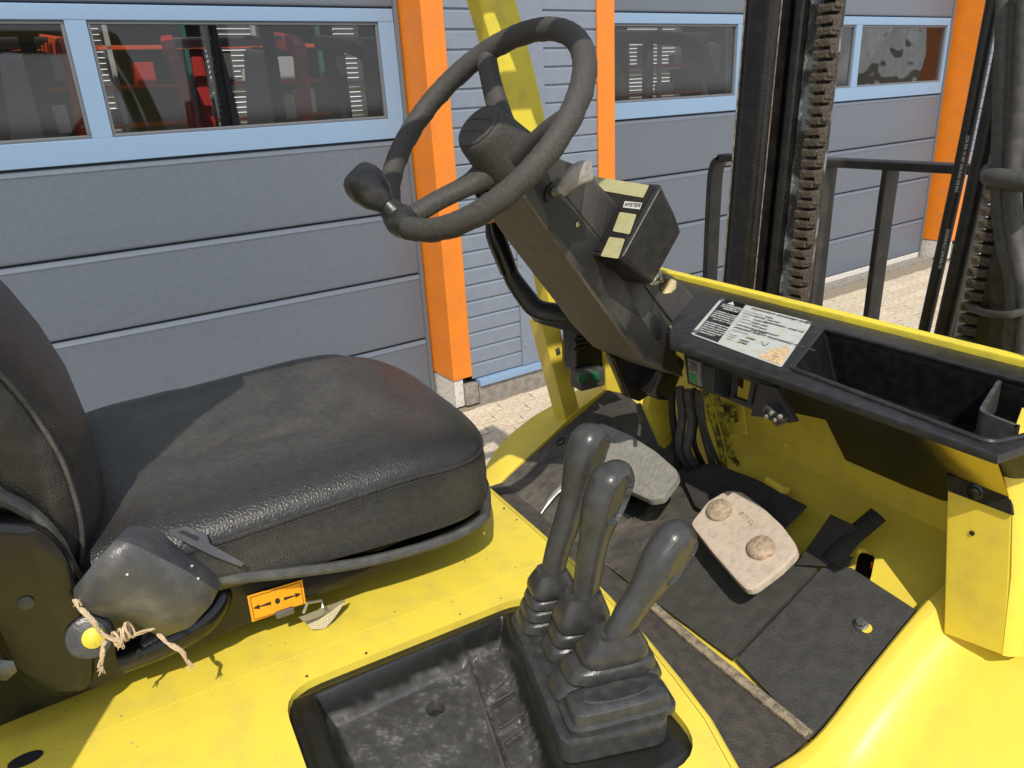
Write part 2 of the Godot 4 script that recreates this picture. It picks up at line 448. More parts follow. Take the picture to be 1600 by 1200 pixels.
func door(s0: float, s1: float, panes: Array, wavy: int) -> void:
	var mb := MB.new()
	# the frame section round the panes, mullions between them
	var y0 := 1.433; var y1 := 2.018; var p0 := 1.527; var p1 := 1.961
	lbox(mb, s0, s1, y0, p0, -0.045, 0.0, 0.004)
	lbox(mb, s0, s1, p1, y1, -0.045, 0.0, 0.004)
	var edge := s0
	for q in panes:
		lbox(mb, edge, q[0], p0, p1, -0.045, -0.001)
		edge = q[1]
	lbox(mb, edge, s1, p0, p1, -0.045, -0.001)
	var D := hpart(mb, "sectional_door", "aluminium")
	for i in panes.size():
		var q: Array = panes[i]
		var b := MB.new()
		for k in [[q[0], q[1], p0, p0 + 0.014], [q[0], q[1], p1 - 0.014, p1], [q[0], q[0] + 0.014, p0 + 0.014, p1 - 0.014], [q[1] - 0.014, q[1], p0 + 0.014, p1 - 0.014]]:
			lbox(b, k[0], k[1], k[2], k[3], -0.03, -0.008, 0.003)
		hpart(b, "window_bead", "flashing", D)
		var g := MB.new()
		g.quad(Vector3(q[0], p0, -0.02), Vector3(q[1], p0, -0.02), Vector3(q[1], p1, -0.02), Vector3(q[0], p1, -0.02))
		hpart(g, "window_pane", "glass_wavy" if i == wavy else "glass", D)
	var ys := [0.058, 0.365, 0.733, 1.068, 1.429]
	for i in 4:
		var b := MB.new()
		door_leaf(b, s0, s1, ys[i] + 0.0015, ys[i + 1] - 0.0015)
		hpart(b, "door_panel", "door_panel", D)
	for i in 4:
		var b := MB.new()
		door_leaf(b, s0, s1, 2.022 + i * 0.36, 2.376 + i * 0.36)
		hpart(b, "door_panel", "door_panel", D)
	var core := MB.new()
	lbox(core, s0, s1, 0.02, 1.44, -0.062, -0.046); lbox(core, s0, s1, 2.01, 3.5, -0.062, -0.046)
	hpart(core, "door_core", "flashing", D)
	var bt := MB.new(); lbox(bt, s0, s1, 0.012, 0.057, -0.045, 0.004, 0.004)
	hpart(bt, "bottom_rail", "white_plinth", D)
	for k in [s0 - 0.012, s1 + 0.012]:
		var gr := MB.new(); lbox(gr, k - 0.011, k + 0.011, 0.0, 3.45, -0.05, 0.012, 0.003)
		hpart(gr, "guide_rail", "flashing", D)

# one insulated door leaf: rounded top edge, undercut bottom edge
func door_leaf(mb: MB, s0: float, s1: float, y0: float, y1: float) -> void:
	var prof := [[y0, -0.045], [y0, -0.016], [y0 + 0.006, -0.004], [y0 + 0.016, 0.0], [(y0 + y1) / 2, 0.0006], [y1 - 0.032, 0.0], [y1 - 0.028, 0.003], [y1 - 0.023, 0.003], [y1 - 0.006, -0.012], [y1, -0.020], [y1, -0.045]]
	var rows := []
	for s in [s0, (s0 + s1) / 2, s1]:
		var row := []
		for q in prof: row.append(Vector3(s, q[0], q[1]))
		rows.append(row)
	grid(mb, rows, false, false, true)

func ribbed(called: String, s0: float, s1: float, y0: float, y1: float, d: float) -> void:
	var mb := MB.new()
	var prof := []
	var y := y0
	prof.append(Vector2(y0, d - 0.04))
	while y < y1 - 0.05:
		prof.append(Vector2(y + 0.001, d - 0.009)); prof.append(Vector2(y + 0.004, d)); prof.append(Vector2(y + 0.074, d)); prof.append(Vector2(y + 0.0845, d - 0.009))
		y += 0.0885
	prof.append(Vector2(y, d - 0.04))
	var rows := []
	for s in [s0, s1]:
		var row := []
		for q in prof: row.append(Vector3(s, q.x, q.y))
		rows.append(row)
	grid(mb, rows, false, false, true)
	hpart(mb, called, "cladding")

func build_hall() -> void:
	HB = thing("hall_building", "grey industrial hall with orange column trims and two sectional doors with window strips", "building", Vector3(-0.325, 0, -3.5436))
	HB.rotation.y = 0.0914
	door(-1.95, 1.775, [[-0.868, 0.376], [0.452, 1.694]], 9)
	door(3.02, 6.925, [[3.06, 4.262], [4.34, 5.585], [5.662, 6.885]], 2)
	# column trims
	for k in [[1.806, 1.926], [2.862, 2.986], [7.012, 7.135], [-2.14, -2.0]]:
		var mb := MB.new()
		lbox(mb, k[0], k[1], 0.165, 3.5, -0.05, 0.224, 0.003)
		var o := hpart(mb, "column_trim", "orange")
		for y in [0.3, 0.95, 1.6, 2.2]:
			var sc := MB.new(); lathe(sc, Vector3(k[1] - 0.018, y, 0.224), Vector3(0, 0, 1), [Vector2(0.005, 0.0), Vector2(0.005, 0.0015), Vector2(0.003, 0.003)], 8)
			hpart(sc, "screw", "orange", o)
		var b := MB.new(); lbox(b, k[0] + 0.008, k[1] - 0.055, 0.0, 0.163, -0.05, 0.214, 0.004)
		hpart(b, "column_base", "white_plinth")
		var b2 := MB.new(); lbox(b2, k[1] - 0.053, k[1] + 0.03, 0.0, 0.12, -0.02, 0.232, 0.006)
		hpart(b2, "corner_kerb", "concrete")
	# wall between and beside the doors
	for k in [[1.928, 2.27], [2.50, 2.86], [7.137, 7.42], [7.66, 16.0]]:
		ribbed("wall_cladding", k[0], k[1], 0.142, 1.285, 0.215)
		ribbed("wall_cladding", k[0], k[1], 1.29, 2.44, 0.215)
		ribbed("wall_cladding", k[0], k[1], 2.445, 3.5, 0.215)
	for k in [[2.27, 2.50], [7.42, 7.66]]:
		var mb := MB.new(); lbox(mb, k[0] + 0.001, k[1] - 0.001, 0.142, 3.5, 0.13, 0.224, 0.002)
		var o := hpart(mb, "flat_cover_panel", "cladding")
		for y in [0.25, 0.72, 1.2, 1.7]:
			var sc := MB.new(); lathe(sc, Vector3(k[0] + 0.02, y, 0.224), Vector3(0, 0, 1), [Vector2(0.005, 0.0), Vector2(0.005, 0.0015), Vector2(0.003, 0.003)], 8)
			hpart(sc, "screw", "zinc", o)
	for k in [[1.96, 2.86], [7.17, 16.0]]:
		var mb := MB.new()
		lbox(mb, k[0], k[1], 0.10, 0.139, 0.05, 0.25, 0.004)
		hpart(mb, "sill_flashing", "aluminium")
		var b := MB.new(); lbox(b, k[0], k[1], -0.1, 0.098, 0.0, 0.232, 0.006)
		hpart(b, "plinth", "concrete")
	for k in [[-2.0, 1.80], [3.0, 7.0]]:
		var b := MB.new(); lbox(b, k[0], k[1], -0.08, 0.010, -0.25, 0.10, 0.003)
		hpart(b, "threshold", "concrete")
	var mb := MB.new()
	lbox(mb, -6.0, 16.0, 3.5, 4.6, 0.0, 0.22)
	lbox(mb, -6.0, -2.15, 0.0, 3.5, 0.0, 0.2)
	lbox(mb, 1.93, 2.86, 0.0, 3.5, -0.12, -0.02)
	lbox(mb, 7.14, 16.0, 0.0, 3.5, -0.12, -0.02)
	hpart(mb, "wall_band", "cladding")
	# inside: walls, roof, floor and the bright openings at the far side
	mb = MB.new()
	for k in [[-9.2, -5.0], [-4.2, -1.7], [-0.45, 0.2]]: lbox(mb, -6.0, 16.0, 4.6, 4.75, k[0], k[1])  # roof gaps added, out of view, to let sun onto the parked trucks
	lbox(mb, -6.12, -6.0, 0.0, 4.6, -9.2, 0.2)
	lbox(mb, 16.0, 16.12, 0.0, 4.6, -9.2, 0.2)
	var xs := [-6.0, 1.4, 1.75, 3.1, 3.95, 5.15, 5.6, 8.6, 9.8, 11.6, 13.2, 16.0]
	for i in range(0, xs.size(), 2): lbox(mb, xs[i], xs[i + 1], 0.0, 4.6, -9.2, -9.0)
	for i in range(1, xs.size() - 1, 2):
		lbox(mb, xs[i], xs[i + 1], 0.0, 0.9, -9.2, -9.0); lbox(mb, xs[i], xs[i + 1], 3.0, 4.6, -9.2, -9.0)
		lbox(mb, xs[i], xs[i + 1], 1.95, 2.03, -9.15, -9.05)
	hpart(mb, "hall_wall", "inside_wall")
	for i in range(1, xs.size() - 1, 2):
		var bl := MB.new()
		for k in 28: box(bl, Vector3((xs[i] + xs[i + 1]) / 2, 0.93 + k * 0.074, -9.0), Vector3(xs[i + 1] - xs[i], 0.07, 0.004), 0.0, Basis(Vector3.RIGHT, 0.5))
		hpart(bl, "window_blind", "blind").set_meta("kind", "stuff")
		bl = MB.new()
		lbox(bl, xs[i], xs[i + 1], 1.86, 1.93, -8.98, -8.95)
		hpart(bl, "window_rail", "yellow")
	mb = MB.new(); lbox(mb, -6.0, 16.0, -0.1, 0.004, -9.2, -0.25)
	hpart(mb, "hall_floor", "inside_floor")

# a simplified truck parked in the hall, seen through the dusty panes
func parked_truck(label: String, at: Vector3, turn: float, body: String, post: String, grey: String) -> void:
	var t := thing("parked_forklift", label, "forklift", at, "forklifts parked inside the hall")
	t.rotation.y = turn
	var mb := MB.new()
	box(mb, Vector3(0, 0.75, 0), Vector3(1.0, 0.9, 1.5), 0.12, Basis.IDENTITY, 3)
	put(to_mesh(mb), "body", M[body], t)
	for sx in [-0.42, 0.42]:
		var b := MB.new()
		tube(b, curve([Vector3(sx * 0.8, 0.5, 0.95), Vector3(sx * 0.85, 1.3, 0.9), Vector3(sx * 0.95, 1.80, 0.74), Vector3(sx * 1.02, 2.02, 0.55), Vector3(sx * 1.0, 2.14, -0.3)]), 0.06, 10, false, Vector3.RIGHT, 0.045, 6.0)
		put(to_mesh(b), "guard_post", M[post], t)
		b = MB.new(); box(b, Vector3(sx * 0.42, 1.7, 1.0), Vector3(0.07, 3.0, 0.14), 0.01)
		put(to_mesh(b), "mast_rail", M["machine_dark"], t)
		b = MB.new(); box(b, Vector3(sx * 0.55, 1.5, -0.35), Vector3(0.1, 1.2, 0.1), 0.02)
		put(to_mesh(b), "cab_post", M[post], t)
	for k in 4:
		var b := MB.new(); box(b, Vector3(0, 2.13, 0.1 - k * 0.18), Vector3(0.8, 0.03, 0.05), 0.008)
		put(to_mesh(b), "roof_bar", M["machine_dark"], t)
	mb = MB.new(); box(mb, Vector3(0.12, 1.62, 0.5), Vector3(0.22, 0.8, 0.08), 0.06, Basis(Vector3(0, 0, 1), -0.12), 3)
	put(to_mesh(mb), "seat_back", M[grey], t)
	mb = MB.new(); box(mb, Vector3(-0.14, 1.72, 0.85), Vector3(0.10, 0.9, 0.03), 0.01, Basis(Vector3(0, 0, 1), 0.08))
	put(to_mesh(mb), "side_panel", M[grey], t)
	mb = MB.new(); box(mb, Vector3(0.25, 1.62, 0.9), Vector3(0.1, 0.16, 0.02), 0.004)
	put(to_mesh(mb), "data_plate", M["paper"], t)
	for w in [[-0.5, 0.55], [0.5, 0.55], [-0.5, -0.5], [0.5, -0.5]]:
		var b := MB.new(); lathe(b, Vector3(w[0] - 0.1, 0.3, w[1]), Vector3.RIGHT, [Vector2(0.2, 0), Vector2(0.3, 0.02), Vector2(0.3, 0.18), Vector2(0.2, 0.2)], 20)
		put(to_mesh(b), "wheel", M["machine_dark"], t)

func storage_rack(label: String, at: Vector3, turn: float) -> void:
	var t := thing("storage_rack", label, "rack", at)
	t.rotation.y = turn
	var rng := RandomNumberGenerator.new(); rng.seed = int(at.x * 100.0) + 7
	for i in 5:
		var b := MB.new(); box(b, Vector3(-1.6 + 0.8 * i, 1.5, 0), Vector3(0.05, 3.0, 0.07), 0.006)
		put(to_mesh(b), "upright", M["machine_grey" if i % 2 else "machine_teal"], t)
	for y in [0.9, 1.55, 1.95, 2.35]:
		var b := MB.new(); box(b, Vector3(0, y, 0.01), Vector3(3.3, 0.045, 0.05), 0.005)
		put(to_mesh(b), "shelf_beam", M["red_orange"], t)
	for k in 16:
		var y: float = [0.9, 1.55, 1.95][k % 3]
		var h := rng.randf_range(0.12, 0.34)
		var b := MB.new(); box(b, Vector3(rng.randf_range(-1.5, 1.5), y + 0.022 + h / 2, -0.1), Vector3(rng.randf_range(0.12, 0.3), h, 0.2), 0.006)
		put(to_mesh(b), "stored_part", M[["machine_dark", "paper", "machine_grey", "red", "inside_wall"][rng.randi() % 5]], t)

func hall_at(s: float, y: float, d: float) -> Vector3:
	return HB.transform * Vector3(s, y, d)

# ---------------------------------------------------------------- the yard
func paver_mesh(k: int) -> ArrayMesh:
	# a wavy-edged concrete paver, 22 by 11 cm, joint left open all round
	var poly := []
	var L := 0.216; var Wd := 0.104
	for i in 9: poly.append(Vector3(-L / 2 + L * i / 8.0, 0, -Wd / 2 + 0.007 * sin(i / 8.0 * TAU)))
	for i in 5:
		if i > 0 and i < 4: poly.append(Vector3(L / 2 + 0.006 * sin(i / 4.0 * TAU), 0, -Wd / 2 + Wd * i / 4.0))
	for i in 9: poly.append(Vector3(L / 2 - L * i / 8.0, 0, Wd / 2 + 0.007 * sin((8 - i) / 8.0 * TAU)))
	for i in 5:
		if i > 0 and i < 4: poly.append(Vector3(-L / 2 + 0.006 * sin((4 - i) / 4.0 * TAU), 0, Wd / 2 - Wd * i / 4.0))
	var mb := MB.new()
	var t: Color = [Color(0.62, 0.545, 0.43), Color(0.57, 0.50, 0.40), Color(0.66, 0.585, 0.475), Color(0.59, 0.53, 0.435)][k]
	mb.col = t
	slab(mb, poly, 0.03, 0.004, Vector3.UP)
	return to_mesh(mb, 30)

func build_yard() -> void:
	var g := MB.new()
	var rows := []
	for x in [-400.0, -60.0, -8.0, 12.0, 60.0, 400.0]:
		var row := []
		for z in [-400.0, -60.0, -8.0, 6.0, 60.0, 400.0]: row.append(Vector3(x, -0.012, z))
		rows.append(row)
	grid(g, rows)
	var ground := put(to_mesh(g), "ground", M["sand"], self)
	ground.set_meta("kind", "structure")
	ground.set_meta("label", "sandy bed of the paved yard"); 
	var meshes := []
	for k in 4: meshes.append(paver_mesh(k))
	var rng := RandomNumberGenerator.new(); rng.seed = 77
	var seen := []; var rest := []
	var A := 0.0914
	var bx := Vector3(cos(A), 0, -sin(A)); var bz := Vector3(sin(A), 0, cos(A))
	for j in 62:
		for i in 46:
			var s := -1.2 + i * 0.222 + (0.111 if j % 2 else 0.0)
			var d := 0.33 + j * 0.1105
			var p := HB.position + bx * s + bz * d
			var e := [p + Vector3(0, rng.randf_range(-0.0015, 0.0015), 0), A + rng.randf_range(-0.012, 0.012), rng.randi() % 4]
			var near := p.x > 1.1 and p.x < 2.5 and p.z < -2.7
			var far := p.x > 3.9 and p.x < 7.4 and d < 1.75 and p.z < -2.3 - (7.4 - p.x) * 0.1
			if (near or far) and seen.size() < 300: seen.append(e)
			else: rest.append(e)
	for e in seen:
		var o := put(meshes[e[2]], "paver", M["paver"], ground, e[0])
		o.rotation.y = e[1]
	for k in 4:
		var list := rest.filter(func(q): return q[2] == k)
		var mm := MultiMesh.new(); mm.transform_format = MultiMesh.TRANSFORM_3D; mm.mesh = meshes[k]; mm.instance_count = list.size()
		for i in list.size(): mm.set_instance_transform(i, Transform3D(Basis(YV, list[i][1]), list[i][0]))
		var o := MultiMeshInstance3D.new(); o.multimesh = mm; o.material_override = M["paver"]; o.name = "paving"
		o.set_meta("kind", "stuff")
		ground.add_child(o, true)

# ---------------------------------------------------------------- the truck
func hood_y(z: float) -> float:
	return 0.98 if z < -0.752 else 0.98 - (z + 0.752) * 0.035

func hv(x: float, z: float) -> Vector3:
	return Vector3(x, hood_y(z), z)

func build_hood() -> void:
	var mb := MB.new()
	slab(mb, [Vector3(-1.1, 0.98, -1.5), Vector3(0.42, 0.98, -1.5), Vector3(0.465, 0.98, -1.44), Vector3(0.465, 0.98, -0.7523), Vector3(-1.1, 0.98, -0.7523)], 0.03, 0.0013, YV)
	var hole := round_poly([hv(0.060, -0.707), hv(0.385, -0.707), hv(0.425, -0.60), hv(0.412, -0.405), hv(0.060, -0.40)], 0.045, 6)
	var front := [Vector2(0.465, -0.752), Vector2(0.463, -0.655), Vector2(0.455, -0.565), Vector2(0.4455, -0.496), Vector2(0.4355, -0.437), Vector2(0.413, -0.368), Vector2(0.378, -0.325), Vector2(0.34, -0.305)]
	var outer := [hv(-1.1, -0.752)]
	for q in front: outer.append(hv(q.x, q.y))
	outer.append(hv(-1.1, -0.305))
	slab(mb, outer, 0.02, 0.0013, YV, [hole])
	# rounded front edge and front wall, right side wall
	var edge := [Vector2(0.42, -1.5), Vector2(0.465, -1.44)] + front + [Vector2(-1.1, -0.305)]
	var rows := []
	for i in edge.size():
		var a: Vector2 = edge[maxi(i - 1, 0)]; var b: Vector2 = edge[mini(i + 1, edge.size() - 1)]
		var t := (b - a).normalized(); var n := Vector2(t.y, -t.x)
		if n.dot(Vector2(1, 0.3)) < 0: n = -n
		var row := []
		var p: Vector2 = edge[i]
		for k in 4:
			var w := PI * 0.5 * k / 3.0
			row.append(Vector3(p.x + n.x * 0.011 * sin(w), hood_y(p.y) - 0.011 * (1 - cos(w)), p.y + n.y * 0.011 * sin(w)))
		row.append(Vector3(p.x + n.x * 0.009, 0.80, p.y + n.y * 0.009)); row.append(Vector3(p.x - n.x * 0.01, 0.60, p.y - n.y * 0.01))
		rows.append(row)
	grid(mb, rows)
	part(mb, "hood", M.yellow, null, 30)
	for q in [[Vector3(-0.1861, 0.98, -0.7527), 0.016, 0.009]]:
		var hl := MB.new()
		var pl := []
		for k in 20: pl.append(Vector3(q[0].x + q[1] * cos(TAU * k / 20), hood_y(q[0].z) + 0.0008, q[0].z + q[2] * sin(TAU * k / 20)))
		slab(hl, pl, 0.0006, 0.0, YV)
		part(hl, "hood_slot", M.black)
	mb = MB.new()
	var rg := RandomNumberGenerator.new(); rg.seed = 12
	for k in 26:
		var x := rg.randf_range(-0.15, 0.44); var z := rg.randf_range(-0.83, -0.74) if k % 2 else rg.randf_range(-0.72, -0.50)
		if x > 0.04 and z > -0.72: continue
		var s := rg.randf_range(0.0006, 0.0016)
		lathe(mb, hv(x, z) + YV * 0.0002, YV, [Vector2(s, 0.0), Vector2(s * 0.7, 0.0003)], 6)
	var chips := MB.new()
	for k in 13:
		var q := Vector2(0.459 - rg.randf() * 0.006, rg.randf_range(-0.95, -0.66)) if k % 3 == 0 else (Vector2(rg.randf_range(0.08, 0.36), -0.713 - rg.randf() * 0.004) if k % 3 == 1 else Vector2(rg.randf_range(0.0, 0.44), rg.randf_range(-0.84, -0.76)))
		var pl := []
		var s := rg.randf_range(0.0009, 0.0022) * (0.6 if k % 3 == 2 else 1.0)
		for i in 9: pl.append(hv(q.x + s * cos(TAU * i / 9) * rg.randf_range(0.5, 1.4), q.y + s * sin(TAU * i / 9) * rg.randf_range(0.4, 1.0)) + YV * 0.0007)
		slab(chips, pl, 0.0005, 0.0, YV)
	part(chips, "paint_chip", M.bar_black).set_meta("kind", "stuff")
	part(mb, "dirt_speck", M.dust).set_meta("kind", "stuff")
	# the body under the hood, down to the chassis, and the tail
	mb = MB.new()
	box(mb, Vector3(-0.35, 0.59, -0.93), Vector3(1.55, 0.60, 1.12), 0.03)
	part(mb, "engine_cover_body", M.yellow)
	mb = MB.new()
	box(mb, Vector3(-1.0, 0.68, -0.93), Vector3(0.5, 0.72, 1.16), 0.12, Basis.IDENTITY, 3)
	part(mb, "counterweight", M.bar_black)

func seg_d(p: Vector2, a: Vector2, b: Vector2) -> float:
	var t := clampf((p - a).dot(b - a) / (b - a).length_squared(), 0, 1)
	return p.distance_to(a + (b - a) * t)

func poly_d(p: Vector2, q: Array) -> float:
	# signed distance, negative inside a convex polygon given in either order
	var d := 1e9
	for i in q.size(): d = minf(d, seg_d(p, q[i], q[(i + 1) % q.size()]))
	return -d if Geometry2D.is_point_in_polygon(p, PackedVector2Array(q)) else d

func build_tray() -> void:
	var pocket := [Vector2(0.098, -0.683), Vector2(0.335, -0.693), Vector2(0.258, -0.425), Vector2(0.098, -0.425)]
	var pads := []
	for q in [[Vector3(0.2869, 0.935, -0.6837), Vector3(0.3275, 0.935, -0.6934), Vector3(0.3125, 0.935, -0.6297), Vector3(0.272, 0.935, -0.6169)], [Vector3(0.2667, 0.935, -0.6019), Vector3(0.3076, 0.935, -0.6072), Vector3(0.3026, 0.935, -0.5735), Vector3(0.2599, 0.935, -0.5661)], [Vector3(0.2542, 0.935, -0.5483), Vector3(0.2924, 0.935, -0.5561), Vector3(0.2874, 0.935, -0.5234), Vector3(0.249, 0.935, -0.5178)]]:
		var l := []
		for v in q: l.append(Vector2(v.x, v.z))
		pads.append(l)
	var ra := Vector2(0.279, -0.690); var rb := Vector2(0.225, -0.45)
	var drain := Vector2(0.2149, -0.6395)
	var lip := [Vector2(0.054, -0.713), Vector2(0.375, -0.713), Vector2(0.428, -0.61), Vector2(0.416, -0.40), Vector2(0.054, -0.395)]
	var wear := noise(91, 16.0, 4); var wear2 := noise(92, 46.0, 2)
	var wear3 := noise(93, 150.0, 2)
	var mb := MB.new()
	var n := 160; var m := 136
	var H := []
	for i in n + 1:
		var row := []
		for j in m + 1:
			var p := Vector2(0.054 + 0.376 * i / n, -0.713 + 0.318 * j / m)
			var d := poly_d(p, pocket)
			var r := 0.0
			var y := hood_y(p.y) - 0.0105
			var dl := poly_d(p, lip)
			y += 0.004 * smoothstep(-0.012, -0.020, dl) * smoothstep(0.0, 0.012, d)
			r = smoothstep(0.006, -0.012, d)
			y -= 0.036 * r
			var k := 1.0 - smoothstep(0.0015, 0.006, seg_d(p, ra, rb))
			y += 0.0045 * k * r
			for q in pads: y += 0.0028 * (1.0 - smoothstep(-0.002, 0.001, poly_d(p, q)))
			y -= 0.03 * (1.0 - smoothstep(0.0085, 0.0105, p.distance_to(drain)))
			row.append(Vector3(p.x, y, p.y))
		H.append(row)
	for i in n:
		for j in m:
			var c: Vector3 = (H[i][j] + H[i + 1][j + 1]) * 0.5
			if poly_d(Vector2(c.x, c.z), lip) > 0.0: continue
			mb.quad(H[i][j], H[i][j + 1], H[i + 1][j + 1], H[i + 1][j])
	recolour(mb, func(c: Vector3) -> Color:
		var w := wear.get_noise_3d(c.x, c.y, c.z) * 0.6 + wear2.get_noise_3d(c.x, c.y, c.z) * 0.5
		var deep := smoothstep(0.944, 0.938, c.y)
		var v := 0.012 + 0.012 * clampf(wear2.get_noise_3d(c.z, c.y, c.x), 0, 1) + deep * (0.012 + 0.05 * smoothstep(0.30, 0.50, w) + 0.030 + 0.025 * smoothstep(-0.30, 0.35, w) + 0.10 * smoothstep(0.15, 0.5, wear3.get_noise_3d(c.x, c.y, c.z)) * smoothstep(-0.2, 0.3, w)) + 0.09 * smoothstep(0.004, 0.001, absf(c.y - 0.942)) * smoothstep(-0.2, 0.3, w)
		return Color(v * 1.02, v, v * 0.97))
	var tr := part(mb, "storage_tray", M.tray_plastic, null, 60)
	mb = MB.new()
	lathe(mb, Vector3(drain.x, 0.917, drain.y), YV, [Vector2(0.0088, 0.0), Vector2(0.0088, 0.001)], 18)  # black disc added to make the bottom of the drain read dark
	part(mb, "drain_hole", M.black, tr)
	for q in pads:
		mb = MB.new()
		var loop := []
		for v in q: loop.append(Vector3(v.x, 0.9372, v.y))
		tube(mb, round_poly(loop, 0.005, 3), 0.0010, 6, true)
		part(mb, "moulded_outline", M.hose, tr)
	mb = MB.new()
	tube(mb, [Vector3(ra.x, 0.936, ra.y), Vector3(rb.x, 0.936, rb.y)], 0.0022, 8)
	part(mb, "moulded_rib", M.hose, tr)

func boot(c: Vector3, ax: Vector3, ay: Vector3, tiers: Array, tip: Vector3, called: String, parent: Node3D) -> void:
	# stepped bellows: tiers are [half length, half width, height of the step]
	var mb := MB.new()
	var rings := []
	var tot := 0.0
	for t in tiers: tot += t[2]
	var y := 0.0
	for t in tiers:
		var o := c + (tip - c) * (y / tot)
		var h: float = t[2]
		var up := (tip - c) / tot
		for k in ([[0.80, 0.0], [1.0, 0.07], [1.03, 0.20], [0.95, 0.66], [0.90, 0.80], [0.76, 0.92], [0.74, 1.0]] if t[2] < 0.024 else [[0.84, 0.0], [1.0, 0.05], [1.04, 0.16], [1.0, 0.36], [0.88, 0.58], [0.76, 0.78], [0.66, 0.93], [0.64, 1.0]]):
			rings.append(ring(o + up * h * k[1], ax * t[0] * k[0], ay * t[1] * k[0], 3.6, 28))
		y += h
	loft(mb, rings, false, true)
	part(mb, called, M.boot_rubber, parent, 44)

